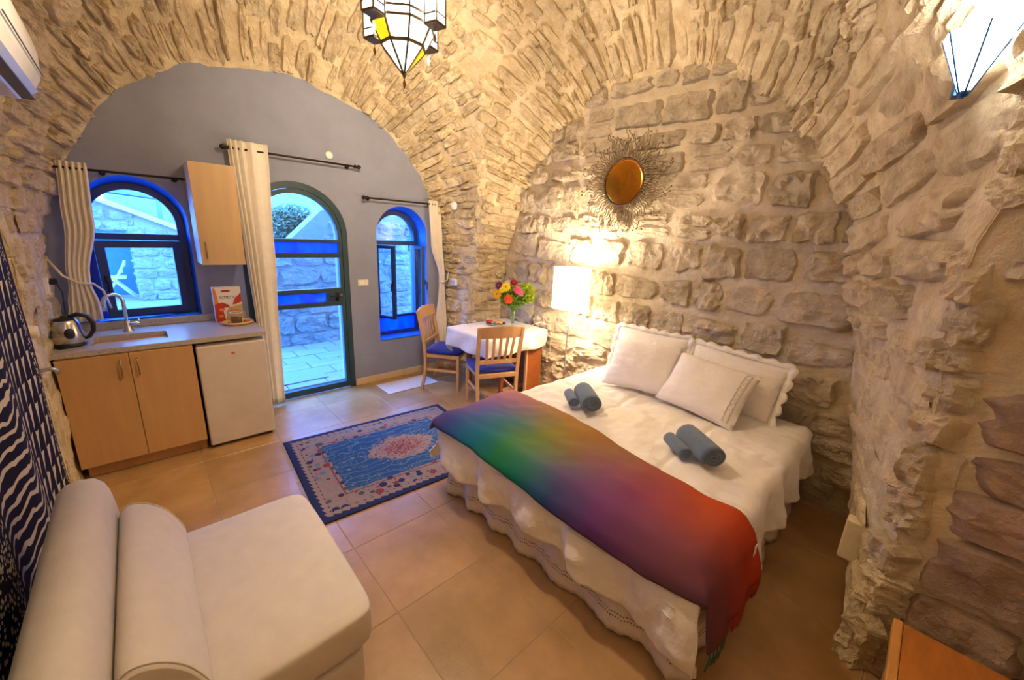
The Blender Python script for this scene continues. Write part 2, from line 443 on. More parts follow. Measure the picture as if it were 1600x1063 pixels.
def rebase(root, loc):
    """parts were modelled in place: move the thing's origin to its base"""
    loc = Vector(loc); root.location = loc; done = set()
    def go(o, top):
        for c in o.children:
            if c.type == 'MESH' and c.matrix_basis.is_identity:
                if c.data.name not in done: c.data.transform(Matrix.Translation(-loc)); done.add(c.data.name)
                go(c, False)
            else: c.location = c.location - loc
    go(root, True)
    return root

M_blue = mat('cobalt_paint', (0.015, 0.15, 0.72), 0.55, 0.12, 7, 0.08, 40)
M_frame = mat('dark_teal_enamel', (0.018, 0.05, 0.062), 0.4, 0.1, 8, spec=0.5)
M_wframe = mat('deep_blue_enamel', (0.008, 0.03, 0.12), 0.4, 0.1, 8, spec=0.5)
M_outwall = mat('outer_plaster', (0.26, 0.26, 0.265), 0.9, 0.06, 5)
M_block = mat('courtyard_limestone', (0.27, 0.265, 0.25), 0.95, 0.12, 7, 1.0, 18, rnd=0.1, dark=(0.19, 0.185, 0.18), bdist=.06)
M_joint = mat('courtyard_joint', (0.23, 0.225, 0.215), 0.95, 0.1, 9)
M_pave = mat('courtyard_paving', (0.19, 0.19, 0.187), 0.8, 0.08, 4, 0.2, 20, rnd=0.06)
M_iron = mat('black_iron', (0.03, 0.022, 0.016), 0.45, 0.1, 10, metal=0.6)
M_brass = mat('dark_brass', (0.30, 0.22, 0.12), 0.35, 0.1, 10, metal=0.9)
M_white = plain('white_plastic', (0.80, 0.78, 0.73), 0.4)
M_curtain = mat('cream_cotton', (0.80, 0.73, 0.62), 0.9, 0.04, 20, 0.1, 160, sheen=0.1)
def glass_mat(name, col, gloss=0.07, diff=0.0, dcol=(1, 1, 1), streak=False):
    m = bpy.data.materials.new(name); m.use_nodes = True; nt = m.node_tree; N = nt.nodes; L = nt.links
    N.remove(N['Principled BSDF']); out = N['Material Output']
    tr = N.new('ShaderNodeBsdfTransparent'); tr.inputs['Color'].default_value = (*col, 1)
    if streak:
        g = N.new('ShaderNodeNewGeometry'); mp = N.new('ShaderNodeMapping'); mp.inputs['Scale'].default_value = (9, 9, 1.5); L.new(g.outputs['Position'], mp.inputs[0])
        nz = N.new('ShaderNodeTexNoise'); nz.inputs['Scale'].default_value = 1.6; nz.inputs['Detail'].default_value = 3; L.new(mp.outputs[0], nz.inputs['Vector'])
        rp = N.new('ShaderNodeValToRGB'); rp.color_ramp.elements[0].position = .35; rp.color_ramp.elements[0].color = (*col, 1); rp.color_ramp.elements[1].position = .75; rp.color_ramp.elements[1].color = (.12, .55, 1, 1)
        L.new(nz.outputs['Fac'], rp.inputs['Fac']); L.new(rp.outputs[0], tr.inputs['Color'])
    gl = N.new('ShaderNodeBsdfGlossy'); gl.inputs['Roughness'].default_value = 0.03
    mx = N.new('ShaderNodeMixShader'); mx.inputs[0].default_value = gloss; L.new(tr.outputs[0], mx.inputs[1]); L.new(gl.outputs[0], mx.inputs[2])
    res = mx.outputs[0]
    if diff:
        d = N.new('ShaderNodeBsdfTranslucent'); d.inputs['Color'].default_value = (*dcol, 1)
        m2 = N.new('ShaderNodeMixShader'); m2.inputs[0].default_value = diff; L.new(res, m2.inputs[1]); L.new(d.outputs[0], m2.inputs[2]); res = m2.outputs[0]
    L.new(res, out.inputs['Surface']); MATS[name] = m
    return m
M_glass = glass_mat('clear_glass', (0.93, 0.96, 0.98))
M_stained = glass_mat('blue_stained_glass', (0.004, 0.10, 0.75), 0.07, 0.3, (0.02, 0.25, 1.0), True)

# ------------------------------------------------------------------ blue wall with a door and two arched windows
def arch(c, a, zb, zs, n=24, rise=None):
    h = rise or a
    return [(c-a, zb), (c-a, zb*.5+zs*.5)] + [(c-a*cos(pi*i/n), zs+h*sin(pi*i/n)) for i in range(n+1)] + [(c+a, zb*.5+zs*.5), (c+a, zb)]
W1o, W1i = arch(.028, .315, .957, 1.72), arch(.022, .300, .957, 1.69)
DOo, DOi = arch(1.155, .470, 0.0, 1.66), arch(1.155, .46, 0.0, 1.65)
W2o, W2i = arch(2.255, .312, .487, 1.682), arch(2.255, .290, .487, 1.66)
DEP = {0: .13, 1: .02, 2: .20}; THK = .36
def wall_back():
    bm = bmesh.new(); rect = [(-1.0, 0), (-1.0, 4.4), (4.0, 4.4), (4.0, 0)]
    def face(y, holes, mi):
        # the door hole cuts the bottom edge
        d = holes[1]; outer = [(-1.0, 0), (-1.0, 4.4), (4.0, 4.4), (4.0, 0)] + d[::-1]
        loops = [outer, holes[0], holes[2]]; ed = []
        for lp in loops:
            vs_ = [bm.verts.new((x, y, z)) for x, z in lp]
            ed += [bm.edges.new((vs_[i], vs_[(i+1) % len(vs_)])) for i in range(len(vs_))]
        g = bmesh.ops.triangle_fill(bm, edges=ed, use_beauty=True)
        for f in g['geom']:
            if isinstance(f, bmesh.types.BMFace): f.material_index = mi
    face(YA, [W1o, DOo, W2o], 0); face(YA+THK, [W1i, DOi, W2i], 2)
    for k, (o, i) in enumerate(((W1o, W1i), (DOo, DOi), (W2o, W2i))):
        n = len(o); closed = k != 1
        for (A, ya, B, yb, mi) in ((o, YA, i, YA+DEP[k], 1 if k != 1 else 0), (i, YA+DEP[k], i, YA+THK, 1 if k != 1 else 2)):
            va = [bm.verts.new((x, ya, z)) for x, z in A]; vb = [bm.verts.new((x, yb, z)) for x, z in B]
            for j in range(n if closed else n-1):
                f = bm.faces.new((va[j], va[(j+1) % n], vb[(j+1) % n], vb[j])); f.material_index = mi
    bmesh.ops.remove_doubles(bm, verts=bm.verts[:], dist=1e-5); bmesh.ops.recalc_face_normals(bm, faces=bm.faces[:])
    return struct(mesh_obj('wall_back', bm, [M_blue_wall, M_blue, M_outwall]), 'grey blue plastered wall with arched door and two windows')
wall_back()
def ring(bm, A, B, y0, y1, closed=True):
    n = len(A); L = [[bm.verts.new((x, y, z)) for x, z in P] for P, y in ((A, y0), (B, y0), (B, y1), (A, y1))]
    for j in range(n if closed else n-1):
        k = (j+1) % n
        for a in range(4):
            b = (a+1) % 4; bm.faces.new((L[a][j], L[a][k], L[b][k], L[b][j]))
    if not closed:
        bm.faces.new([L[a][0] for a in range(4)]); bm.faces.new([L[a][-1] for a in (3, 2, 1, 0)])
    bmesh.ops.recalc_face_normals(bm, faces=bm.faces[:])
    return bm
def pane_arch(name, m, parent, c, a, zb, zs, y):
    bm = bmesh.new(); prism(bm, arch(c, a, zb, zs), lambda u, v, t: (u, t, v), y, y+.005); return mesh_obj(name, bm, m, parent)
def frame_rect(bm, x0, x1, z0, z1, w, y0, y1):
    return ring(bm, [(x0, z0), (x0, z1), (x1, z1), (x1, z0)], [(x0+w, z0+w), (x0+w, z1-w), (x1-w, z1-w), (x1-w, z0+w)], y0, y1)
def leaf(root, hx, hy, w, z0, z1, ang, side, fm, st=.042, handle=True):
    """hinged casement leaf; side=+1 runs to +x from the hinge"""
    t = bpy.data.objects.new('casement', None); COL.objects.link(t); t.empty_display_size = .05; t.parent = root
    bm = bmesh.new(); frame_rect(bm, 0, w, z0, z1, st, -.02, .02)
    if side < 0: bm.transform(Matrix.Scale(-1, 4, (1, 0, 0))); bmesh.ops.reverse_faces(bm, faces=bm.faces[:])
    M = Matrix.Translation((hx, hy, 0)) @ Matrix.Rotation(ang, 4, 'Z'); bm.transform(M)
    f = mesh_obj('sash', bm, fm, root)
    bm = bmesh.new(); box(bm, min(side*st, side*(w-st)), max(side*st, side*(w-st)), -.003, .003, z0+st, z1-st); bm.transform(M); mesh_obj('pane', bm, M_glass, f)
    if handle:
        bm = bmesh.new(); zc = (z0+z1)/2; box(bm, -.01, .01, -.035, -.02, zc-.03, zc+.03, .003); tube(bm, [(0, -.03, zc), (0, -.05, zc), (0, -.05, zc-.09)], .007, 6)
        bm.transform(M @ Matrix.Translation((side*(w-st/2), 0, 0))); mesh_obj('handle', bm, M_iron, f, True)
    bpy.data.objects.remove(t)
    return f
# window_1 (over the sink)
w1 = struct(empty('window_1')); w1['label'] = 'arched blue window above the sink with an opened casement'; y = YA+DEP[0]
bm = bmesh.new(); ring(bm, arch(.022, .300, .957, 1.69), arch(.022, .252, 1.0, 1.69), y-.02, y+.04); mesh_obj('window_frame', bm, M_wframe, w1)
mk_box('transom', M_wframe, w1, -.235, .28, y-.025, y+.035, 1.565, 1.615, .006)
pane_arch('pane', M_glass, w1, .022, .255, 1.6, 1.69, y+.01)
leaf(w1, .272, y-.035, .50, .985, 1.562, radians(9), -1, M_wframe, .052)
mk_box('window_sill', M_blue, w1, -.28, .335, YA-.005, y-.02, .945, .962, .004)
rebase(w1, (.022, YA, .957))
# window_2 (by the dining table)
w2 = struct(empty('window_2')); w2['label'] = 'narrow arched blue window with both casements swung inward'; y = YA+DEP[2]
bm = bmesh.new(); ring(bm, arch(2.255, .290, .487, 1.66), arch(2.255, .242, .535, 1.66), y-.02, y+.04); mesh_obj('window_frame', bm, M_wframe, w2)
mk_box('transom', M_wframe, w2, 2.0, 2.51, y-.025, y+.035, 1.565, 1.615, .006); mk_box('transom', M_wframe, w2, 2.0, 2.51, y-.025, y+.035, .70, .735, .006)
pane_arch('pane', M_glass, w2, 2.255, .245, 1.6, 1.66, y+.01)
mk_box('stained_pane', M_stained, w2, 2.01, 2.50, y+.006, y+.012, .53, .705, 0)
leaf(w2, 1.995, y-.03, .262, .725, 1.565, radians(-62), 1, M_wframe, .036)
leaf(w2, 2.512, y-.03, .262, .725, 1.565, radians(80), -1, M_wframe, .036)
mk_box('window_sill', M_blue, w2, 1.95, 2.56, YA-.006, y-.02, .475, .492, .004)
rebase(w2, (2.255, YA, .487))
# door_1: glazed arched door
d1 = struct(empty('door_1')); d1['label'] = 'arched dark teal glazed door with blue stained glass strips'; y0, y1 = YA-.012, YA+.055
bm = bmesh.new(); ring(bm, arch(1.155, .468, 0.0, 1.66), arch(1.155, .415, 0.0, 1.655), y0, y1, False); mesh_obj('door_frame', bm, M_frame, d1)
lf = bmesh.new(); ring(lf, arch(1.155, .412, .01, 1.655), arch(1.155, .372, .075, 1.655), y0+.006, y1-.008); leafo = mesh_obj('door_leaf', lf, M_frame, d1)
rails = [(1.580, 1.612), (1.433, 1.482), (1.075, 1.122), (.935, .985)]
for za, zb in rails: mk_box('rail', M_frame, leafo, .77, 1.54, y0+.004, y1-.006, za, zb, .005)
mk_box('lock_block', M_frame, leafo, 1.375, 1.54, y0+.004, y1-.006, .98, 1.08, .004)
pane_arch('pane', M_glass, leafo, 1.155, .375, 1.6, 1.655, YA+.02)
mk_box('pane', M_glass, leafo, .775, 1.535, YA+.02, YA+.026, 1.12, 1.435, 0); mk_box('pane', M_glass, leafo, .775, 1.535, YA+.02, YA+.026, .07, .94, 0)
mk_box('stained_pane', M_stained, leafo, .775, 1.535, YA+.018, YA+.026, 1.48, 1.582, 0); mk_box('stained_pane', M_stained, leafo, .775, 1.38, YA+.018, YA+.026, .983, 1.078, 0)
bm = bmesh.new(); box(bm, 1.47, 1.50, y0-.006, y0+.006, .985, 1.075, .003); tube(bm, [(1.485, y0, 1.045), (1.485, y0-.05, 1.045), (1.39, y0-.052, 1.045)], .009, 8); tube(bm, [(1.485, y0, 1.0), (1.485, y0-.015, 1.0)], .01, 8); mesh_obj('door_handle', bm, M_iron, leafo, True)
bm = bmesh.new(); tube(bm, [(1.505, y0-.005, 1.05), (1.53, y0-.02, 1.045)], .014, 8); mesh_obj('lock_cylinder', bm, M_brass, leafo, True)
rebase(d1, (1.155, YA, 0))
# skirting
for a, b in ((1.63, 2.22), (2.222, 2.84)):
    struct(mk_box('baseboard_back', M_skirt, None, a, b, YA-.018, YA+.002, 0, .075, .003), 'sandy stone skirting under the window' if a < 2 else 'sandy stone skirting behind the dining chair')
# ------------------------------------------------------------------ courtyard outside
struct(mk_box('ground', M_pave, None, -6, 9, YA+.3, 15, -.2, -.05, 0), 'courtyard ground')
first = None; pr = random.Random(3); gnd = bpy.data.objects['ground']
for i in range(9):
    for j in range(9):
        x0, yy = .2+i*.42+(j % 2)*.2, YA+.37+j*.30
        t = mk_box('paving_stone', M_pave, gnd, x0, x0+.412, yy, yy+.292, -.06, -.03+pr.uniform(-.003, .003), .006, 1)
def block_wall(name, x0, x1, y, z1fn, bh, bw, label, seed, ret=None):
    bm = bmesh.new(); zt = max(z1fn(x0+(x1-x0)*k/8) for k in range(9))
    n = 8; out = [(x0, -.06), (x1, -.06)] + [(x1-(x1-x0)*k/n, z1fn(x1-(x1-x0)*k/n)) for k in range(n+1)]
    prism(bm, out, lambda u, v, t: (u, t, v), y, y+.3); bmesh.ops.recalc_face_normals(bm, faces=bm.faces[:])
    w = struct(mesh_obj(name, bm, M_joint), label); q = random.Random(seed); z = -.05
    while z < zt:
        h = bh*q.uniform(.8, 1.2); x = x0 - q.uniform(0, bw*.6)
        while x < x1:
            l = bw*q.uniform(.6, 1.4); xa, xb = max(x, x0), min(x+l, x1)
            if xb-xa > .08 and z+h*.8 < z1fn((xa+xb)/2):
                n_ = Vector((q.uniform(-.05, .05), -1, q.uniform(-.05, .05))).normalized(); U = Vector((1, 0, 0)); U = (U-n_*U.dot(n_)).normalized()
                put_stone(w, Vector(((xa+xb)/2, y-.006, z+h/2)), U, None, n_, (xb-xa)*1.05, h*1.06, q.uniform(.02, .05), M_block, q)
            x += l
        z += h
    return w
block_wall('wall_courtyard', 1.15, 4.9, 6.42, lambda x: 1.52 if x < 2.0 else 1.97+.05*sin(x*3), .24, .42, 'pale limestone courtyard wall seen through the glazed door', 31)
block_wall('wall_stair', -.08, 1.6, 12.0, lambda x: 2.02-.44*(x+.4), .24, .42, 'pale stone stair wall seen through the left window', 32)
bm = bmesh.new(); prism(bm, [(-2.2, 1.46), (-.08, 1.46), (-.08, 1.86), (-2.2, 2.8)], lambda u, v, t: (u, t, v), 12.0, 12.3); bmesh.ops.recalc_face_normals(bm, faces=bm.faces[:])
ws = struct(mesh_obj('wall_stair_upper', bm, M_block), 'pale stone stair flank above the blue recess')
q = random.Random(4)
for i in range(5):
    for j in range(3):
        xx, zz = -1.9+i*.42+j*.1, 1.56+j*.22
        if zz+.1 < 2.02-.44*(xx+.4): put_stone(ws, Vector((xx, 11.99, zz)), Vector((1, 0, 0)), None, Vector((0, -1, 0)), .41, .21, .035, M_block, q)
bm = bmesh.new(); prism(bm, [(-2.2, 2.81), (1.6, 1.14), (1.6, 1.24), (-2.2, 2.93)], lambda u, v, t: (u, t, v), 11.9, 12.35); bmesh.ops.recalc_face_normals(bm, faces=bm.faces[:])
struct(mesh_obj('trim_4', bm, plain('white_coping', (.5, .5, .49), .7)), 'white sloping coping of the stair wall')
struct(mk_box('wall_recess', M_blue, None, -2.4, .1, 13.1, 13.3, -.06, 1.75, 0), 'blue painted wall behind the folding chair')
struct(mk_box('wall_house', M_outwall, None, -4, 9, 14.0, 14.3, -.06, 5.2, 0), 'pale house wall far behind the courtyard')
bm = bmesh.new(); tube(bm, [(-.1, 13.0, 2.35), (1.4, 13.0, 2.35)], .05, 6); tube(bm, [(.9, 13.0, 2.35), (.9, 13.0, 1.2)], .04, 6); tube(bm, [(1.35, 13.0, 2.35), (1.35, 13.0, 1.2)], .04, 6)
M_blue2 = plain('pale_blue_timber', (.10, .2, .32), .6)
pg = empty('pergola'); tag(pg, 'blue timber pergola beam above the sloping white coping', 'pergola')
mesh_obj('beam', tube(bmesh.new(), [(-.3, 13.0, 2.3), (1.5, 13.0, 2.15)], .06, 6), M_blue2, pg)
for xx in (.55, 1.3): mk_box('post', M_blue2, pg, xx-.04, xx+.04, 12.96, 13.04, -.05, 2.25, .004)
rebase(pg, (.6, 13.0, -.05))
# white folding chair in the courtyard
M_wch = plain('white_resin', (.6, .6, .6), .5)
fc = empty('folding_chair'); tag(fc, 'white folding chair standing in the courtyard before a blue wall', 'chair'); cy = 12.35
for yy in (cy, cy+.42):
    mk_tube('leg', M_wch, fc, [(-.62, yy, -.05), (-.22, yy, .78)], .022, 6); mk_tube('leg', M_wch, fc, [(-.12, yy, -.05), (-.5, yy, .45)], .022, 6)
mk_box('seat', M_wch, fc, -.66, -.24, cy-.02, cy+.44, .41, .45, .008)
mk_box('back_slat', M_wch, fc, -.26, -.22, cy, cy+.42, .68, .78, .008); mk_box('back_slat', M_wch, fc, -.32, -.28, cy, cy+.42, .54, .60, .008)
rebase(fc, (-.4, cy+.2, -.05)); 
# outside door mat and bush
tag(mk_box('door_mat', mat('grey_rubber', (.16, .19, .24), .9, .1, 30), None, 1.0, 1.5, 4.78, 5.2, -.03, -.018, .004), 'grey rubber mat lying outside the glazed door', 'mat')
def leaf_cloud(bm, c, rad, n, size, seed, flat=.6):
    q = random.Random(seed)
    for _ in range(n):
        d = Vector((q.gauss(0, 1), q.gauss(0, 1), q.gauss(0, 1))).normalized()*q.random()**.4
        p = Vector(c)+Vector((d.x*rad[0], d.y*rad[1], d.z*rad[2])); a = Vector((q.gauss(0, 1), q.gauss(0, 1), q.gauss(0, 1)*flat)).normalized(); b = a.orthogonal().normalized()
        s = size*q.uniform(.6, 1.3); w = a.cross(b)*.08*s
        vs_ = [bm.verts.new(p+v) for v in (-a*s*.5, b*s*.22+w, a*s*.5, -b*s*.22+w)]
        bm.faces.new(vs_)
M_bush = mat('bluish_foliage', (.10, .17, .09), .8, .3, 12)
bs = empty("bush"); tag(bs, 'rounded shrub growing before the courtyard wall top behind the door', 'shrub')
bm = bmesh.new(); leaf_cloud(bm, (1.86, 7.0, 1.72), (.42, .16, .33), 1900, .085, 8); o = mesh_obj('foliage', bm, M_bush, bs); o['kind'] = 'stuff'
for k in range(4): mk_tube('stem', plain('bark', (.2, .14, .09), .9), bs, [(1.8+.03*k, 6.95, -.05), (1.7+.1*k, 6.95, .9), (1.6+.15*k, 6.95, 1.8)], [.02, .014, .006], 6)
rebase(bs, (1.85, 6.95, -.05))
# ------------------------------------------------------------------ curtain rods and curtains
def rod(name, x0, x1, z, label, fin=(1, 1), br=()):
    t = empty(name); tag(t, label, 'curtain rod'); y = YA-.08
    mk_tube('pole', M_iron, t, [(x0, y, z), (x1, y, z)], .009, 8)
    for k, xx in enumerate((x0, x1)):
        s = -1 if k == 0 else 1
        if fin[k]:
            bm = bmesh.new(); lathe(bm, [(0, -.045), (.012, -.04), (.022, -.022), (.012, -.004), (.016, 0), (.010, .006), (.018, .012), (.018, .02), (0, .022)], 12); bm.transform(Matrix.Translation((xx-s*.01, y, z)) @ Matrix.Rotation(s*pi/2, 4, 'Y') @ Matrix.Scale(-1, 4, (0, 0, 1))); bmesh.ops.recalc_face_normals(bm, faces=bm.faces[:]); mesh_obj('finial', bm, M_iron, t, True)
    for xx in br:
        bm = bmesh.new(); tube(bm, [(xx, y, z-.004), (xx, YA-.004, z-.004)], .006, 6); tube(bm, [(xx, YA-.008, z-.004), (xx, YA-.001, z-.004)], .02, 10); mesh_obj('bracket', bm, M_iron, t, True)
    return rebase(t, ((x0+x1)/2, YA, z))
rod('curtain_rod', .645, 1.74, 2.327, 'black iron curtain rod above the glazed door', (1, 1), (.72, 1.66))
rod('curtain_rod', 1.80, 2.70, 2.045, 'short black curtain rod above the narrow right window', (1, 1), (1.86, 2.6))
rod('curtain_rod', -.33, .36, 2.043, 'black curtain rod running from left curtain to wall cabinet', (0, 0), (-.1, .3))
def curtain(name, label, keys, folds, amp, y, tie=None, n=90, ph=0.0, skew=False):
    """keys: (z, x0, x1, amplitude factor) from top to bottom"""
    t = empty(name); tag(t, label, 'curtain')
    ks = sorted(keys, reverse=True); zt, zb = ks[0][0], ks[-1][0]
    def at(z):
        for a, b in zip(ks, ks[1:]):
            if z >= b[0]-1e-9:
                s = (a[0]-z)/max(1e-9, a[0]-b[0]); s = s*s*(3-2*s); return [a[i]+(b[i]-a[i])*s for i in (1, 2, 3)]
        return ks[-1][1:]
    bm = bmesh.new()
    def f(u, v):
        z = zt+(zb-zt)*v; x0, x1, k = at(z); w = (u if not skew else u*(1-.62*u)/.38*.55)*folds*2*pi+ph; k *= 1 if not skew else 1-.45*u
        yy = y + amp*k*sin(w) + .006*noise.noise(Vector((u*9, z*2, 1)))
        return Vector((x0+(x1-x0)*u + .25*(x1-x0)/folds*.6*sin(2*w)*.3, yy, z))
    grid(bm, n, 40, f); bmesh.ops.recalc_face_normals(bm, faces=bm.faces[:])
    o = mesh_obj('drape', bm, M_curtain, t, True); md = o.modifiers.new('thickness', 'SOLIDIFY'); md.thickness = .003
    if tie:
        o2 = mesh_obj('tieback', tube(bmesh.new(), tie, .008, 6), M_curtain, t, True)
    return rebase(t, ((ks[-1][1]+ks[-1][2])/2, y, zb))
curtain('curtain', 'cream curtain tied back beside the sink window', [(2.085, -.315, -.17, 1), (1.7, -.34, -.19, 1), (1.30, -.385, -.27, .6), (1.27, -.385, -.275, .6), (1.1, -.41, -.25, 1), (.985, -.43, -.25, 1)], 5, .018, YA-.085,
        [(-.47, YA-.03, 1.45), (-.40, YA-.11, 1.32), (-.33, YA-.125, 1.27), (-.26, YA-.11, 1.26), (-.22, YA-.05, 1.2), (-.2, YA-.02, 1.06)])
curtain('curtain', 'long cream curtain hanging to the floor beside the glazed door', [(2.39, .665, .955, 1), (1.5, .70, .93, 1), (.8, .72, .90, .9), (.03, .73, .885, .8)], 7, .026, YA-.09, skew=True)
curtain('curtain', 'cream curtain gathered at the right edge of the narrow window', [(2.085, 2.55, 2.70, 1), (1.6, 2.58, 2.73, 1), (1.2, 2.69, 2.76, .7), (1.14, 2.69, 2.76, .7), (.6, 2.64, 2.79, 1), (.3, 2.62, 2.8, 1)], 4, .02, YA-.085,
        [(2.83, YA-.08, 1.26), (2.78, YA-.12, 1.16), (2.72, YA-.12, 1.14), (2.68, YA-.09, 1.15)])
# ------------------------------------------------------------------ small wall fittings
t = empty('light_switch'); tag(t, 'beige three rocker switch plate between door and window', 'switch')
mk_box('plate', plain('beige_plastic', (.74, .66, .5), .45), t, 1.71, 1.826, YA-.012, YA+.001, 1.13, 1.197, .004)
for k in range(3): mk_box('rocker', M_white, t, 1.722+k*.032, 1.75+k*.032, YA-.018, YA-.008, 1.142, 1.185, .003)
rebase(t, (1.768, YA, 1.163))
bm = bmesh.new(); lathe(bm, [(0, 0), (.034, 0), (.036, .006), (.03, .014), (0, .016)], 24); bm.transform(Matrix.Translation((1.498, YA+.0005, 2.405)) @ Matrix.Rotation(pi/2, 4, 'X'))
tag(mesh_obj('junction_cover', bm, M_white, None, True), 'round white cover plate on the wall above the curtain rod', 'cover plate')
# ------------------------------------------------------------------ kitchen corner
M_birch = mat('birch_veneer', (0.52, 0.29, 0.115), 0.42, 0.07, 3.0, stretch=(6, 6, .7), rnd=0.03)
M_birch_u = mat('pale_birch_veneer', (0.66, 0.45, 0.24), 0.42, 0.06, 3.0, stretch=(6, 6, .7))
M_granite = mat('speckled_worktop', (0.42, 0.36, 0.29), 0.28, 0.35, 160, spec=0.5)
M_steel = mat('brushed_steel', (0.62, 0.60, 0.57), 0.24, 0.05, 20, metal=1.0, stretch=(1, 1, 12))
M_chrome = plain('chrome', (0.75, 0.75, 0.76), 0.08, metal=1.0)
M_black = plain('black_plastic', (0.015, 0.014, 0.018), 0.3)
M_fridge = plain('warm_white_enamel', (0.60, 0.51, 0.42), 0.35)
M_handle = plain('satin_bronze_handle', (0.36, 0.25, 0.15), 0.3, metal=0.9)
c = empty('sink_cabinet'); tag(c, 'birch two door sink cabinet beside the small fridge', 'cabinet')
mk_box('body', M_birch, c, -.471, .2018, 3.606, 4.24, .10, .862, .002)
mk_box('toe_kick', M_birch, c, -.45, .2, 3.66, 3.68, 0, .10, .001)
for x0, x1, hx in ((-.471, -.1385, -.183), (-.1345, .2018, -.099)):
    d = mk_box('door', M_birch, c, x0, x1, 3.586, 3.605, .10, .855, .002)
    bm = bmesh.new(); tube(bm, [(hx, 3.586, .70), (hx, 3.565, .70), (hx, 3.565, .815), (hx, 3.586, .815)], .005, 6); mesh_obj('handle', bm, M_handle, d, True)
rebase(c, (-.135, 3.9, 0))
# worktop with a sink cut-out
bm = bmesh.new(); X0, X1, Y0, Y1 = -.500, .677, 3.592, 4.262; sx0, sx1, sy0, sy1 = -.31, .085, 3.70, 4.0
def rr(x0, x1, y0, y1, r, n=5):
    out = []
    for cx, cy, a in ((x1-r, y1-r, 0), (x0+r, y1-r, pi/2), (x0+r, y0+r, pi), (x1-r, y0+r, 1.5*pi)):
        out += [(cx+r*cos(a+pi/2*k/n), cy+r*sin(a+pi/2*k/n)) for k in range(n+1)]
    return out
def slab_hole(bm, o, i, z0, z1):
    n = len(o); L = [[bm.verts.new((x, y, z)) for x, y in P] for P, z in ((o, z0), (i, z0), (i, z1), (o, z1))]
    for j in range(n):
        k = (j+1) % n
        for a in range(4): bm.faces.new((L[a][j], L[a][k], L[(a+1) % 4][k], L[(a+1) % 4][j]))
    bmesh.ops.recalc_face_normals(bm, faces=bm.faces[:])
slab_hole(bm, rr(X0, X1, Y0, Y1, .006), rr(sx0, sx1, sy0, sy1, .04), .866, .90)
wt = empty('worktop'); tag(wt, 'speckled grey stone worktop with an undermounted sink opening', 'worktop'); mesh_obj('slab', bm, M_granite, wt)
mk_box('upstand', M_granite, wt, X0, .655, 4.243, 4.266, .9, .953, .003); rebase(wt, (.09, 3.93, .866))
M_sink = plain('beige_composite', (.62, .53, .44), .3)
s = empty('sink'); tag(s, 'beige undermounted sink basin set in the worktop', 'sink'); bm = bmesh.new(); n = 24
o0, o1 = rr(sx0-.002, sx1+.002, sy0-.002, sy1+.002, .04), rr(sx0+.02, sx1-.02, sy0+.02, sy1-.02, .04)
va = [bm.verts.new((x, y, .8655)) for x, y in o0]; vb = [bm.verts.new((x, y, .72)) for x, y in o1]
for j in range(n): bm.faces.new((va[j], va[(j+1) % n], vb[(j+1) % n], vb[j]))
bm.faces.new(vb); mesh_obj('basin', bm, M_sink, s, False)
mk_lathe('drain', M_chrome, s, [(0, .724), (.03, .724), (.034, .7215)], 16, (-.11, 3.85, 0)); rebase(s, (-.11, 3.85, .72))
f = empty('faucet'); tag(f, 'chrome gooseneck faucet rising behind the sink', 'faucet'); fx, fy = -.125, 4.10
mk_lathe('base', M_chrome, f, [(.032, 0), (.032, .008), (.02, .02), (.018, .07), (.014, .08), (0, .082)], 16, (fx, fy, .9))
pts = [(fx, fy, .97), (fx, fy, 1.13)] + [(fx-.0, fy-.055+.055*cos(a), 1.13+.055*sin(a)) for a in [pi*k/8 for k in range(1, 8)]] + [(fx, fy-.11, 1.12), (fx, fy-.11, 1.07)]
bm = tube(bmesh.new(), pts, .012, 10); bm.transform(Matrix.Translation((fx, fy, 0)) @ Matrix.Rotation(radians(-70), 4, 'Z') @ Matrix.Translation((-fx, -fy, 0))); mesh_obj('spout', bm, M_chrome, f, True)
bm = tube(bmesh.new(), [(fx, fy, .955), (fx+.07, fy-.03, .962)], .011, 8); tube(bm, [(fx+.065, fy-.028, .96), (fx+.068, fy-.03, 1.0)], .006, 8); mesh_obj('lever', bm, M_chrome, f, True)
rebase(f, (fx, fy, .9))
fr = empty('mini_fridge'); tag(fr, 'small cream white fridge under the worktop', 'fridge')
mk_box('body', M_fridge, fr, .225, .66, 3.64, 4.2, .025, .84, .006); mk_box('door', M_fridge, fr, .218, .665, 3.588, 3.632, .03, .835, .012, 3)
bm = bmesh.new(); lathe(bm, [(0, 0), (.014, 0), (.012, .002), (0, .003)], 16); bm.transform(Matrix.Translation((.44, 3.589, .76)) @ Matrix.Rotation(pi/2, 4, 'X') @ Matrix.Scale(.7, 4, (0, 1, 0))); o = mesh_obj('badge', bm, plain('red_enamel', (.55, .12, .08), .4), fr, True); o['label'] = 'small red oval badge'
for xx in (.25, .63): mk_box('foot', M_black, fr, xx-.015, xx+.015, 3.62, 3.65, 0, .03, .002)
rebase(fr, (.44, 3.9, 0))
u = empty('wall_cabinet'); tag(u, 'pale birch wall cabinet hanging beside the sink window', 'cabinet')
mk_box('body', plain('white_laminate', (.72, .68, .64), .5), u, .366, .652, 3.952, YA-.002, 1.402, 2.158, .002); d = mk_box('door', M_birch_u, u, .366, .652, 3.93, 3.95, 1.402, 2.158, .002)
bm = tube(bmesh.new(), [(.402, 3.93, 1.455), (.402, 3.91, 1.455), (.402, 3.91, 1.575), (.402, 3.93, 1.575)], .005, 6); mesh_obj('handle', bm, M_handle, d, True); rebase(u, (.51, 4.1, 1.402))
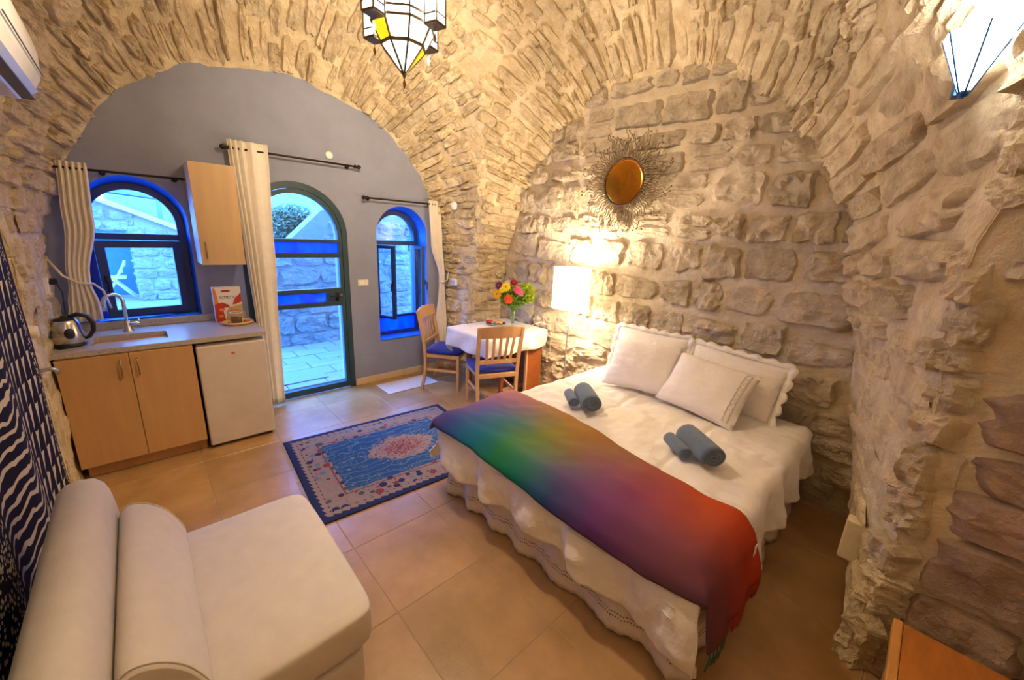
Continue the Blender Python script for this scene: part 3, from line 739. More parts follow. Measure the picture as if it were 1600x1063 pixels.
# kettle
k = empty('electric_kettle'); tag(k, 'brushed steel electric kettle with black handle on the worktop', 'kettle'); kx, ky, kz = -.405, 3.80, .901
mk_lathe('base', M_black, k, [(0, 0), (.078, 0), (.082, .008), (.078, .022), (0, .022)], 28, (kx, ky, kz))
mk_lathe('body', M_steel, k, [(.074, .022), (.078, .03), (.074, .09), (.064, .15), (.056, .172), (.05, .176)], 32, (kx, ky, kz))
mk_lathe('lid', M_black, k, [(.057, .172), (.05, .182), (.02, .190), (.014, .2), (0, .202)], 24, (kx, ky, kz))
bm = bmesh.new(); prism(bm, [(-.052, .155), (-.094, .168), (-.088, .150), (-.06, .115)], lambda a, b, t: (kx+a, ky+t*(1 if a > -.08 else .35), kz+b), -.03, .03); bmesh.ops.recalc_face_normals(bm, faces=bm.faces[:]); mesh_obj('spout', bm, M_steel, k)
mk_tube('handle', M_black, k, [(kx+.02, ky, kz+.19), (kx+.06, ky-.005, kz+.205), (kx+.105, ky-.01, kz+.19), (kx+.125, ky-.01, kz+.14), (kx+.12, ky-.01, kz+.09), (kx+.095, ky-.005, kz+.05), (kx+.075, ky, kz+.04)], [.012, .014, .014, .014, .013, .012, .01], 10)
bm = bmesh.new(); lathe(bm, [(0, .012), (.02, .010), (.026, .004), (.028, 0)], 18); bm.transform(Matrix.Translation((kx+.012, ky-.064, kz+.09)) @ Matrix.Rotation(radians(84), 4, 'X') @ Matrix.Scale(1.45, 4, (0, 1, 0))); mesh_obj('gauge', bm, M_black, k, True)
rebase(k, (kx, ky, kz))
sk = empty('wall_socket'); tag(sk, 'white wall socket with black plug beside the tied curtain', 'socket')
mk_box('plate', M_white, sk, -.49, -.452, 3.97, 4.05, 1.22, 1.33, .005); mk_box('plug', M_black, sk, -.462, -.41, 3.99, 4.03, 1.28, 1.32, .008); rebase(sk, (-.48, 4.01, 1.27))
tag(mk_tube('power_cord', M_black, None, [(-.42, 4.01, 1.285), (-.405, 4.02, 1.22), (-.415, 4.02, 1.08), (-.44, 4.0, .96), (-.455, 3.93, .91), (-.47, 3.86, .907), (-.475, 3.76, .906), (-.44, 3.70, .906), (-.40, 3.71, .906)], .0045, 6), 'black kettle cord hanging from the wall socket to worktop', 'cord')
bm = bmesh.new(); lathe(bm, [(.0, .03), (.03, .03), (.034, .02), (.036, 0)], 20); bm.transform(Matrix.Translation((-.478, 3.24, 1.118)) @ Matrix.Rotation(pi/2, 4, 'Y')); tag(mesh_obj('round_wall_cover', bm, plain('cream_plastic', (.7, .6, .45), .5), None, True), 'round cream cap on the stone wall beside the hanging', 'cap')
tag(mk_tube('pipe_stub', plain('grey_metal_pipe', (.42, .40, .38), .35, metal=.8), None, [(-.50, 3.27, .89), (-.44, 3.27, .895), (-.425, 3.27, .885), (-.42, 3.27, .86)], .011, 8), 'bent grey pipe stub on the stone wall left of cabinet', 'pipe')
# cereal box, jar and tray
cb = empty('cereal_box'); tag(cb, 'red and white cereal box standing against the wall on worktop', 'box'); bx0, bx1, by, bz0, bz1 = .418, .615, 4.10, .902, 1.2
M_cb = plain('white_card', (.78, .72, .64), .55); M_red = plain('red_print', (.50, .035, .02), .5); M_org = plain('orange_print', (.72, .25, .04), .5)
mk_box('carton', M_cb, cb, bx0, bx1, by, by+.06, bz0, bz1, .002, 1)
def flat(name, m, parent, pts, y, t=.0012):
    bm = bmesh.new(); prism(bm, pts, lambda a, b, tt: (a, tt, b), y-t, y); bmesh.ops.recalc_face_normals(bm, faces=bm.faces[:]); return mesh_obj(name, bm, m, parent)
def sw(lst): return [(bx0+a*(bx1-bx0), bz0+b*(bz1-bz0)) for a, b in lst]
flat('printed_swoosh', M_org, cb, sw([(.005, .98), (.09, .97), (.14, .75), (.16, .55), (.1, .45), (.005, .45)]), by)
flat('printed_swoosh', M_red, cb, sw([(.005, .02), (.005, .5), (.12, .55), (.3, .57), (.5, .5), (.55, .42), (.35, .42), (.3, .3), (.35, .02)]), by-.0006)
flat('printed_swoosh', M_red, cb, sw([(.995, .84), (.9, .76), (.75, .66), (.65, .5), (.75, .5), (.995, .56)]), by-.0006)
flat('printed_logo', M_red, cb, [(bx0+.09+.033*cos(2*pi*i/20), bz0+.266+.009*sin(2*pi*i/20)) for i in range(20)], by-.0008)
flat('printed_bowl', plain('straw_print', (.52, .36, .14), .6), cb, sw([(.36, .02), (.4, .3), (.52, .42), (.72, .45), (.995, .5), (.995, .02)]), by-.0004)
for a, b, rr_ in ((.25, .36, .02), (.2, .18, .016), (.62, .33, .022), (.8, .3, .02), (.55, .12, .018)):
    flat('printed_flake', M_org, cb, [(bx0+a*(bx1-bx0)+rr_*cos(2*pi*i/9)*(1+.2*sin(3*i)), bz0+b*(bz1-bz0)+rr_*.7*sin(2*pi*i/9)) for i in range(9)], by-.0014)
tc = bpy.data.curves.new('lettering', 'FONT'); tc.body = 'סקלפנרוק'; tc.size = .036; tc.extrude = .0006; tc.align_x = 'CENTER'
to = bpy.data.objects.new('lettering', tc); COL.objects.link(to); to.matrix_world = Matrix.Translation((.5165, by-.0012, 1.103)) @ Matrix.Rotation(pi/2, 4, 'X')
bpy.context.view_layer.update(); me = bpy.data.meshes.new_from_object(to.evaluated_get(bpy.context.evaluated_depsgraph_get())); me.transform(to.matrix_world); bpy.data.objects.remove(to)
xs_ = [v.co.x for v in me.vertices]
if xs_:
    k_ = .125/max(.001, max(xs_)-min(xs_)); cx_ = (max(xs_)+min(xs_))/2
    for v in me.vertices: v.co.x = .523+(v.co.x-cx_)*k_
me.materials.clear(); me.materials.append(plain('dark_print', (.06, .04, .05), .5)); lo = bpy.data.objects.new('lettering', me); COL.objects.link(lo); lo.parent = cb
rebase(cb, (.516, by+.03, bz0)); cb.rotation_euler = (0, 0, 0)
tr = empty('serving_tray'); tag(tr, 'oval wooden tray on the worktop before the cereal box', 'tray'); tx, ty = .55, 3.975
bm = bmesh.new(); lathe(bm, [(0, .004), (.085, .004), (.105, .018), (.112, .026), (.116, .024), (.108, .010), (.09, 0), (0, 0)], 28); bm.transform(Matrix.Translation((tx, ty, .901)) @ Matrix.Scale(.75, 4, (0, 1, 0))); mesh_obj('dish', bm, mat('pale_olive_wood', (.66, .42, .20), .5, .2, 20), tr, True); rebase(tr, (tx, ty, .901))
j = empty('glass_jar'); tag(j, 'glass jar of brown coffee with a clear lid on the tray', 'jar'); jx, jy = .545, 3.99
mk_lathe('glass', M_glass, j, [(0, 0), (.038, 0), (.042, .006), (.042, .085), (.036, .092)], 20, (jx, jy, .906)); mk_lathe('contents', mat('ground_coffee', (.16, .07, .03), .9, .3, 60), j, [(0, .002), (.039, .002), (.039, .05), (0, .054)], 18, (jx, jy, .906))
mk_lathe('lid', M_glass, j, [(.044, .092), (.044, .108), (.03, .114), (0, .115)], 20, (jx, jy, .906)); mk_lathe('seal', M_white, j, [(.0435, .089), (.045, .092), (.0435, .095)], 20, (jx, jy, .906)); rebase(j, (jx, jy, .906))
q = random.Random(9)
for i, (dx, dy) in enumerate(((.062, -.01), (.075, .012), (.06, .03), (-.06, -.02))):
    bm = bmesh.new(); bmesh.ops.create_icosphere(bm, subdivisions=2, radius=.017)
    for v in bm.verts: v.co = Vector((v.co.x, v.co.y*.8, v.co.z*.6))*(1+.12*noise.noise(v.co*60+Vector((i, 0, 0))))
    o = mesh_obj('biscuit', bm, mat('brown_biscuit', (.34, .14, .05), .8, .2, 40), None, True); o.location = (tx+dx, ty+dy, .918)
    tag(o, ['brown biscuit nearest the tray rim on the right', 'dark biscuit between two others on the tray right side', 'brown biscuit at the back of the tray right side', 'lone brown biscuit left of the jar on tray'][i], 'biscuit', 'biscuits on the tray')
# ------------------------------------------------------------------ wall hanging, air conditioner
M_batik = bpy.data.materials.new('batik_print'); M_batik.use_nodes = True; nt = M_batik.node_tree; N = nt.nodes; L = nt.links
def mth(op, a, b=None, clamp=False):
    n = N.new('ShaderNodeMath'); n.operation = op; n.use_clamp = clamp
    for i, v in enumerate((a, b)):
        if v is None: continue
        if isinstance(v, (int, float)): n.inputs[i].default_value = v
        else: L.new(v, n.inputs[i])
    return n.outputs[0]
uv = N.new('ShaderNodeUVMap'); sp = N.new('ShaderNodeSeparateXYZ'); L.new(uv.outputs[0], sp.inputs[0]); U_, V_ = sp.outputs[0], sp.outputs[1]   # metres: U from the far edge, V up
dn = N.new('ShaderNodeTexNoise'); dn.inputs['Scale'].default_value = 9; L.new(uv.outputs[0], dn.inputs['Vector'])
wob = mth('MULTIPLY', mth('SUBTRACT', dn.outputs['Fac'], .5), .09)
tri = mth('FRACT', mth('MULTIPLY', mth('ADD', V_, wob), 9.0))
zig = mth('LESS_THAN', mth('FRACT', mth('ADD', mth('MULTIPLY', U_, 15.0), mth('MULTIPLY', tri, .55))), mth('MULTIPLY', tri, .5))
vo = N.new('ShaderNodeTexVoronoi'); vo.inputs['Scale'].default_value = 55; L.new(uv.outputs[0], vo.inputs['Vector']); speck = mth('LESS_THAN', vo.outputs['Distance'], .40)
wv = N.new('ShaderNodeTexWave'); wv.wave_type = 'RINGS'; wv.inputs['Scale'].default_value = 5.5; wv.inputs['Distortion'].default_value = 7; L.new(uv.outputs[0], wv.inputs['Vector']); loops = mth('GREATER_THAN', wv.outputs['Fac'], .76)
def band(a, b): return mth('MULTIPLY', mth('GREATER_THAN', U_, a), mth('LESS_THAN', U_, b))
pat = mth('ADD', mth('ADD', mth('MULTIPLY', speck, band(.07, .14)), mth('MULTIPLY', zig, band(.16, .50))), mth('MULTIPLY', loops, band(.52, 1.05)), True)
pat = mth('ADD', pat, mth('MULTIPLY', speck, mth('GREATER_THAN', U_, 1.08)), True)
mx = N.new('ShaderNodeMixRGB'); mx.inputs[1].default_value = (.012, .010, .028, 1); mx.inputs[2].default_value = (.52, .44, .33, 1); L.new(pat, mx.inputs[0])
mx2 = N.new('ShaderNodeMixRGB'); mx2.inputs[2].default_value = (.35, .05, .015, 1); L.new(mx.outputs[0], mx2.inputs[1]); L.new(mth('LESS_THAN', U_, .012), mx2.inputs[0])
L.new(mx2.outputs[0], N['Principled BSDF'].inputs['Base Color']); N['Principled BSDF'].inputs['Roughness'].default_value = .9
N['Principled BSDF'].inputs['Specular IOR Level'].default_value = .08
hg = empty('batik_hanging'); tag(hg, 'black and white batik cloth hanging on the left wall', 'wall hanging'); bm = bmesh.new(); ul = bm.loops.layers.uv.new('UVMap')
hy1, hy0, hz0, hz1 = 2.975, .75, .12, 2.1
V = grid(bm, 110, 50, lambda a, b: Vector((-.447+.012*sin(a*26)*(.4+.6*(1-b))+.008*noise.noise(Vector((a*8, b*3, 0))), hy1+(hy0-hy1)*a+.01*noise.noise(Vector((b*5, 0, 3))), hz0+(hz1-hz0)*b)))
for fc_ in bm.faces:
    for lp in fc_.loops: lp[ul].uv = (hy1-lp.vert.co.y, lp.vert.co.z)
bmesh.ops.recalc_face_normals(bm, faces=bm.faces[:]); o = mesh_obj('cloth', bm, M_batik, hg, True); md = o.modifiers.new('thickness', 'SOLIDIFY'); md.thickness = .003
mk_tube('pole', plain('dark_wood_pole', (.12, .06, .03), .5), hg, [(-.447, .7, 2.1), (-.447, 3.02, 2.1)], .012, 8); rebase(hg, (-.447, 1.85, hz0))
ac = empty('air_conditioner'); tag(ac, 'white split air conditioner high on the left wall', 'air conditioner'); a0, a1 = 2.15, 2.99
prof = [(-.455, 2.36), (-.29, 2.36), (-.235, 2.40), (-.205, 2.46), (-.20, 2.56), (-.21, 2.63), (-.25, 2.66), (-.455, 2.66)]
bm = bmesh.new(); prism(bm, prof, lambda a, b, t: (a, t, b), a0, a1); bmesh.ops.recalc_face_normals(bm, faces=bm.faces[:]); bmesh.ops.bevel(bm, geom=[e for e in bm.edges], offset=.008, segments=2, affect='EDGES'); mesh_obj('body', bm, M_white, ac)
bm = bmesh.new(); prism(bm, [(-.30, 2.352), (-.285, 2.352), (-.222, 2.395), (-.228, 2.402)], lambda a, b, t: (a, t, b), a0+.05, a1-.03); bmesh.ops.recalc_face_normals(bm, faces=bm.faces[:]); mesh_obj('louvre', bm, plain('pale_plastic', (.7, .74, .8), .3), ac)
mk_box('air_slot', M_black, ac, -.30, -.236, a0+.05, a1-.03, 2.357, 2.363, .001); mk_box('panel_seam', M_black, ac, -.2, -.196, a0+.01, a1-.01, 2.468, 2.473, .001)
bm = bmesh.new(); prism(bm, [(-.40, 2.42), (-.31, 2.42), (-.27, 2.46), (-.26, 2.53), (-.30, 2.6), (-.40, 2.6)], lambda a, b, t: (a, t, b), a1-.002, a1+.004); bmesh.ops.recalc_face_normals(bm, faces=bm.faces[:]); mesh_obj('end_recess', bm, plain('grey_plastic', (.22, .19, .16), .5), ac)
rebase(ac, (-.45, 2.57, 2.36)); ac.location.z -= .13
# ------------------------------------------------------------------ sofa bed
M_sofa = mat('natural_linen', (0.62, 0.55, 0.47), 0.92, 0.04, 14, 0.12, 220, sheen=0.15)
so = empty('futon_chair'); tag(so, 'cream fold out futon chair with low backrest', 'sofa')
def cushion(name, m, parent, x0, x1, y0, y1, z0, z1, bev, puff=.012, M=None):
    bm = bmesh.new(); box(bm, x0, x1, y0, y1, z0, z1); bmesh.ops.subdivide_edges(bm, edges=bm.edges[:], cuts=9, use_grid_fill=True)
    c_ = Vector(((x0+x1)/2, (y0+y1)/2, (z0+z1)/2)); h = Vector(((x1-x0)/2, (y1-y0)/2, (z1-z0)/2))
    for v in bm.verts:
        d = v.co-c_; e = [abs(d[i])/h[i] for i in range(3)]; s = [1 if d[i] > 0 else -1 for i in range(3)]
        # round the box: pull to inner box then push out by the radius
        inner = Vector([max(-(h[i]-bev), min(h[i]-bev, d[i])) for i in range(3)]); off = d-inner
        if off.length > 1e-6: d = inner + off.normalized()*bev
        for i in range(3):
            k_ = 1
            for q_ in range(3):
                if q_ != i: k_ *= max(0, 1-e[q_]**2.5)
            if e[i] > .98: d[i] += s[i]*puff*k_
        v.co = c_+d + Vector((noise.noise(v.co*7), noise.noise(v.co*7+Vector((5, 5, 5))), noise.noise(v.co*7+Vector((9, 1, 3)))))*.003
    if M is not None: bm.transform(M)
    bmesh.ops.recalc_face_normals(bm, faces=bm.faces[:])
    o = mesh_obj(name, bm, m, parent, True); md = o.modifiers.new('smooth', 'SUBSURF'); md.levels = 1; md.render_levels = 2
    return o
cushion('seat', M_sofa, so, -.30, .462, 1.14, 2.03, .235, .405, .03, .012)
cushion('folded_mattress', M_sofa, so, -.30, .43, 1.15, 2.02, .03, .228, .03, .006)
bm = bmesh.new()
def fb(a, b):
    # rounded wedge backrest swept along y
    sec = [(-.355, .05), (-.355, .5), (-.352, .68), (-.335, .745), (-.285, .765), (-.235, .75), (-.208, .68), (-.195, .5), (-.18, .25), (-.18, .05)]
    P, _ = catmull(sec, 40); p = P[round(a*40)]; e = min(b, 1-b)/.05; s = 1 if e >= 1 else sqrt(max(0, 1-(1-e)**2)); s = .75+.25*s
    y = 1.0+b*1.1
    return Vector((-.27+(p.x+.27)*s, y, .05+(p.y-.05)*(.86+.14*(s-.75)*4)))
Vg = grid(bm, 40, 40, fb); bm.faces.new([Vg[i][0] for i in range(41)][::-1]); bm.faces.new([Vg[i][40] for i in range(41)]); bm.faces.new([Vg[0][j] for j in range(41)]+[Vg[40][j] for j in range(40, -1, -1)])
bmesh.ops.recalc_face_normals(bm, faces=bm.faces[:]); mesh_obj('backrest', bm, M_sofa, so, True)
rebase(so, (0, 1.52, 0))
bl = empty('bolster_cushion'); tag(bl, 'cream half round bolster leaning on the futon backrest', 'cushion'); bm = bmesh.new()
def fbo(a, b):
    sec = [(-.20, .43), (-.20, .52), (-.195, .60), (-.165, .635), (-.11, .615), (-.06, .56), (-.025, .485), (-.012, .43), (-.04, .412), (-.10, .41), (-.17, .413), (-.20, .43)]
    P, _ = catmull(sec, 44); p = P[round(a*44)]; e = min(b, 1-b)/.05; s = 1 if e >= 1 else .93+.07*sqrt(max(0, 1-(1-e)**2))
    return Vector((-.11+(p.x+.11)*s, 1.15+b*.85+.02*(p.y-.5), .52+(p.y-.52)*s))
Vg = grid(bm, 44, 30, fbo); bmesh.ops.remove_doubles(bm, verts=bm.verts[:], dist=1e-4); bm.normal_update()
be = [e for e in bm.edges if e.is_boundary]; bmesh.ops.holes_fill(bm, edges=be, sides=0); bmesh.ops.recalc_face_normals(bm, faces=bm.faces[:])
cov = mesh_obj('cover', bm, M_sofa, bl, True)
for f_ in cov.data.polygons:
    if len(f_.vertices) > 6: f_.use_smooth = False
for b_ in (.02, .98): mk_tube('seam', M_sofa, bl, [fbo(i/44, b_) + Vector((0, 0, .001)) for i in range(0, 45)], .0028, 5)
rebase(bl, (-.06, 1.64, .41))
# ------------------------------------------------------------------ rugs
def uv_plane_mat(name): 
    m = bpy.data.materials.new(name); m.use_nodes = True; return m
RW, RL = 1.42, 1.17
M_rug = uv_plane_mat('persian_rug_print'); nt = M_rug.node_tree; N = nt.nodes; L = nt.links
uv = N.new('ShaderNodeUVMap'); sp = N.new('ShaderNodeSeparateXYZ'); L.new(uv.outputs[0], sp.inputs[0]); X_, Y_ = sp.outputs[0], sp.outputs[1]
ax, ay = mth('ABSOLUTE', X_), mth('ABSOLUTE', Y_)
edge = mth('MINIMUM', mth('SUBTRACT', RW/2, ax), mth('SUBTRACT', RL/2, ay))
v1 = N.new('ShaderNodeTexVoronoi'); v1.inputs['Scale'].default_value = 15; L.new(uv.outputs[0], v1.inputs['Vector'])
v2 = N.new('ShaderNodeTexVoronoi'); v2.inputs['Scale'].default_value = 30; L.new(uv.outputs[0], v2.inputs['Vector'])
wz = mth('MULTIPLY', mth('ABSOLUTE', mth('SUBTRACT', mth('FRACT', mth('MULTIPLY', mth('ADD', X_, Y_), 20)), .5)), .035)
ez = mth('SUBTRACT', edge, wz)
def ramp(stops, fac, interp='CONSTANT'):
    n = N.new('ShaderNodeValToRGB'); n.color_ramp.interpolation = interp; cr = n.color_ramp
    while len(cr.elements) < len(stops): cr.elements.new(.5)
    for e, (p, cl) in zip(cr.elements, stops): e.position = p; e.color = (*cl, 1)
    L.new(fac, n.inputs['Fac']); return n.outputs[0]
def mixc(f, a, b):
    n = N.new('ShaderNodeMixRGB'); L.new(f, n.inputs[0])
    for i, v in ((1, a), (2, b)):
        if isinstance(v, tuple): n.inputs[i].default_value = (*v, 1)
        else: L.new(v, n.inputs[i])
    return n.outputs[0]
NAVY, CREAM, RED, BLUE, PINK, LBL = (.005, .011, .075), (.25, .18, .15), (.19, .028, .028), (.007, .055, .17), (.26, .13, .12), (.08, .15, .22)
sc3 = N.new('ShaderNodeSeparateColor'); L.new(v1.outputs['Color'], sc3.inputs[0])
hue = ramp([(0, NAVY), (.28, RED), (.5, LBL), (.68, (.03, .07, .05)), (.84, NAVY)], sc3.outputs[0])
flo = mixc(mth('LESS_THAN', v1.outputs['Distance'], mth('ADD', .26, mth('MULTIPLY', sc3.outputs[1], .2))), ramp([(0, CREAM), (.44, PINK), (.50, CREAM), (.60, LBL), (.64, CREAM)], v1.outputs['Distance']), hue)
flo = mixc(mth('LESS_THAN', v2.outputs['Distance'], .12), flo, NAVY)
fld = ramp([(0, RED), (.06, PINK), (.12, LBL), (.15, BLUE), (.40, (.14, .24, .24)), (.43, BLUE)], v1.outputs['Distance'])
fv = N.new('ShaderNodeTexWave'); fv.wave_type = 'RINGS'; fv.inputs['Scale'].default_value = 5; fv.inputs['Distortion'].default_value = 9; fv.inputs['Detail'].default_value = 1; L.new(uv.outputs[0], fv.inputs['Vector'])
fld = mixc(mth('MULTIPLY', mth('GREATER_THAN', fv.outputs['Fac'], .96), .25), fld, (.32, .40, .30))
med = mth('ADD', mth('POWER', mth('DIVIDE', mth('ABSOLUTE', mth('SUBTRACT', X_, .06)), .30), 1.5), mth('POWER', mth('DIVIDE', ay, .21), 1.5))
pet = mth('ADD', med, mth('MULTIPLY', mth('SUBTRACT', v2.outputs['Distance'], .3), .5))
medc = ramp([(0, PINK), (.10, RED), (.22, CREAM), (.30, RED), (.42, PINK), (.55, CREAM), (.66, NAVY), (.70, CREAM), (.9, PINK)], mth('DIVIDE', pet, 1.0))
col = mixc(mth('LESS_THAN', pet, 1.0), fld, medc)
brd = ramp([(0, NAVY), (.018, NAVY), (.038, CREAM), (.072, NAVY), (.082, CREAM)], ez)
brd = mixc(mth('MULTIPLY', mth('GREATER_THAN', edge, .085), 1), brd, flo)
brd = mixc(mth('MULTIPLY', mth('GREATER_THAN', edge, .205), mth('LESS_THAN', edge, .215)), brd, RED)
fin = mixc(mth('GREATER_THAN', edge, .235), brd, col)
fin = mixc(mth('LESS_THAN', edge, .022), fin, NAVY)
L.new(fin, N['Principled BSDF'].inputs['Base Color']); N['Principled BSDF'].inputs['Roughness'].default_value = .95
fn_ = N.new('ShaderNodeTexNoise'); fn_.inputs['Scale'].default_value = 260; L.new(uv.outputs[0], fn_.inputs['Vector']); bp = N.new('ShaderNodeBump'); bp.inputs['Strength'].default_value = .25; bp.inputs['Distance'].default_value = .004; L.new(fn_.outputs[0], bp.inputs['Height']); L.new(bp.outputs[0], N['Principled BSDF'].inputs['Normal'])
rg = empty('persian_rug', (1.325, 2.72, .001), radians(-4.0)); tag(rg, 'blue and cream patterned rug with central medallion beside the bed', 'rug')
bm = bmesh.new(); box(bm, -RW/2, RW/2, -RL/2, RL/2, 0, .011, .004, 1); ul = bm.loops.layers.uv.new('UVMap')
for f_ in bm.faces:
    for lp in f_.loops: lp[ul].uv = (lp.vert.co.x, lp.vert.co.y)
mesh_obj('pile', bm, M_rug, rg)
bm = bmesh.new(); q = random.Random(2)
for sx in (-1, 1):
    for i in range(90):
        yy = -RL/2+.01+i*(RL-.02)/89
        tube(bm, [(sx*RW/2, yy, .004), (sx*(RW/2+.022+q.uniform(-.006, .006)), yy+q.uniform(-.005, .005), .003)], .0018, 4)
o = mesh_obj('fringe', bm, plain('cream_yarn', (.6, .54, .45), .95), rg); o['kind'] = 'stuff'
tag(mk_box('floor_mat', mat('pale_cotton', (.66, .60, .55), .95, .05, 30, .2, 200), None, 1.80, 2.42, 3.79, 4.12, .001, .009, .003), 'thin pale cotton mat on the floor below the right window', 'mat')
# ------------------------------------------------------------------ bed
M_linen = mat('white_cotton', (0.76, 0.71, 0.67), 0.9, 0.03, 10, 0.45, 11, bdist=.035)
M_lace = mat('ecru_lace', (0.66, 0.58, 0.50), 0.95, 0.06, 30, 0.3, 120)
BX0, BX1, BY0, BY1, BZ = 1.345, 3.165, .36, 2.03, .565
bed = empty('double_bed'); tag(bed, 'low double bed with ecru lace skirt against the stone wall', 'bed')
cushion('mattress', M_linen, bed, BX0+.02, BX1, BY0+.02, BY1-.02, .30, .535, .05, .005)
mk_box('bed_base', plain('dark_bed_base', (.14, .10, .08), .8), bed, BX0+.06, BX1, BY0+.06, BY1-.06, .03, .30, .01)
bm = bmesh.new(); HOLES = []
def skirt(a, b):
    # runs foot-left .. round the foot: left side, foot, right side
    per = [(BX1-.1, BY1-.03), (BX0+.05, BY1-.03), (BX0+.05, BY0+.03), (BX1-.1, BY0+.03)]; seg = [BX1-.1-BX0, BY1-BY0, BX1-.1-BX0]; tot = sum(seg); s = a*tot
    for i in range(3):
        if s <= seg[i]+1e-6 or i == 2:
            t = s/seg[i]; p = Vector((*per[i], 0)).lerp(Vector((*per[i+1], 0)), t); d = (Vector((*per[i+1], 0))-Vector((*per[i], 0))).normalized(); break
        s -= seg[i]
    n_ = Vector((d.y, -d.x, 0)); n_ = -n_ if n_.dot(Vector(((BX0+BX1)/2, (BY0+BY1)/2, 0))-p) > 0 else n_
    w = a*tot; fl = (.2+.8*b)*(.022*sin(w*23+1.3*sin(w*3.1))+.014*noise.noise(Vector((w*7, b, 0))))
    z = .34 - b*(.335 - .012*abs(sin(w*52)) - .03*max(0, noise.noise(Vector((w*1.7, 4, 0)))))
    return Vector((p.x, p.y, z)) + n_*(fl + .012 + .03*b)
grid(bm, 520, 12, skirt); bmesh.ops.recalc_face_normals(bm, faces=bm.faces[:]); sk_ = mesh_obj('bed_skirt', bm, M_lace, bed, True); md = sk_.modifiers.new('thickness', 'SOLIDIFY'); md.thickness = .002
bm = bmesh.new()
for row, zz in ((0, .70), (1, .76)):
    for i in range(380):
        a = (i+.5*row)/380; p = skirt(a, zz); p2 = skirt(min(1, a+.001), zz); t_ = (p2-p).normalized(); n_ = Vector((t_.y, -t_.x, 0))
        if n_.dot(p-Vector((2.3, 1.2, p.z))) < 0: n_ = -n_
        for sgn in (1,):
            vs_ = [bm.verts.new(p+n_*.0025+t_*(.0045*cos(2*pi*k_/6))+Vector((0, 0, .0045*sin(2*pi*k_/6)))) for k_ in range(6)]; bm.faces.new(vs_)
o = mesh_obj('eyelets', bm, plain('eyelet_shadow', (.16, .10, .06), .95), bed); o['kind'] = 'stuff'
rebase(bed, (2.27, 1.195, 0))
def drape(a, b, x0, x1, y0, y1, zt, r, lift=0.0):
    """cloth coordinates a (along x), b (along y) -> point folded over the edges of a rectangle"""
    x, y, dz = a, b, 0.0; nx = ny = 0.0
    def fold(over):
        if over <= 0: return 0, 0
        if over < r*pi/2: return r*sin(over/r), r*(1-cos(over/r))
        return r, r+(over-r*pi/2)
    if a < x0+r: o_, d_ = fold(x0+r-a); x = x0+r-o_; dz = max(dz, d_); nx = -min(1, (x0+r-a)/r)
    if a > x1-r: o_, d_ = fold(a-x1+r); x = x1-r+o_; dz = max(dz, d_); nx = min(1, (a-x1+r)/r)
    if b < y0+r: o_, d_ = fold(y0+r-b); y = y0+r-o_; dz = max(dz, d_); ny = -min(1, (y0+r-b)/r)
    if b > y1-r: o_, d_ = fold(b-y1+r); y = y1-r+o_; dz = max(dz, d_); ny = min(1, (b-y1+r)/r)
    n_ = Vector((nx, ny, max(0, 1-max(abs(nx), abs(ny))))); n_ = n_.normalized() if n_.length > 0 else Vector((0, 0, 1))
    return Vector((x, y, zt-dz)) + n_*lift, n_, dz
dv = empty('duvet'); tag(dv, 'rumpled white duvet with waffle bands spread over the bed', 'duvet'); bm = bmesh.new(); Rr = .06
def fdv(u, v):
    a = 3.15 - u*(3.15-(BX0-.32-.10*max(0, .45-v)/.45)); b = (BY0-.26) + v*(BY1+.30-(BY0-.26))
    hem = .035*noise.noise(Vector((v*5, 2, 0))) + .02*sin(v*17)
    if a < BX0: a += (hem)*(BX0-a)/.32
    p, n_, dz = drape(a, b, BX0-.03, 3.4, BY0-.02, BY1+.01, BZ+.012, Rr)
    w = fbm((a*3, b*3, 0), 1.0, 3)*.016 + .009*noise.noise(Vector((a*11, b*5, 2))) + .006*noise.noise(Vector((a*7, b*19, 8)))
    if dz > .02:
        k_ = min(1, dz/.25)
        s_ = b if a < BX0 else a
        w += k_*(.030*sin(s_*17+2.6*noise.noise(Vector((s_*2, 0, 0)))+dz*3) + .026*noise.noise(Vector((s_*9, dz*5, 1))) + .012*noise.noise(Vector((s_*24, dz*14, 4)))) + .02*k_
        w += .012*k_
    else:
        # quilting creases
        w -= .012*max(0, 1-abs(((b+.1) % .6)-.3)/.03) + .012*max(0, 1-abs((a % .55)-.25)/.03)
    q_ = p + n_*w
    return Vector((q_.x, q_.y, max(q_.z, .03)))
grid(bm, 190, 190, fdv); bmesh.ops.recalc_face_normals(bm, faces=bm.faces[:]); o = mesh_obj('cover', bm, None or M_linen, dv, True); md = o.modifiers.new('thickness', 'SOLIDIFY'); md.thickness = .012; md.offset = -1
# waffle bands on the foot side
bm = bmesh.new()
for b0, b1 in ((1.86, 2.0), (1.30, 1.52), (.72, .92), (.40, .46)):
    for i in range(9):
        u = 1 - (.03+i*.018); pts = []
        for k_ in range(9):
            bb = b0+(b1-b0)*k_/8; v = (bb-(BY0-.26))/(BY1+.30-(BY0-.26)); pts.append(fdv(u-.06, v)+Vector((-.004, 0, 0)))
        tube(bm, pts, .0035, 4)
o = mesh_obj('waffle_bands', bm, M_linen, dv, True); o['kind'] = 'stuff'
rebase(dv, (2.27, 1.195, .3))
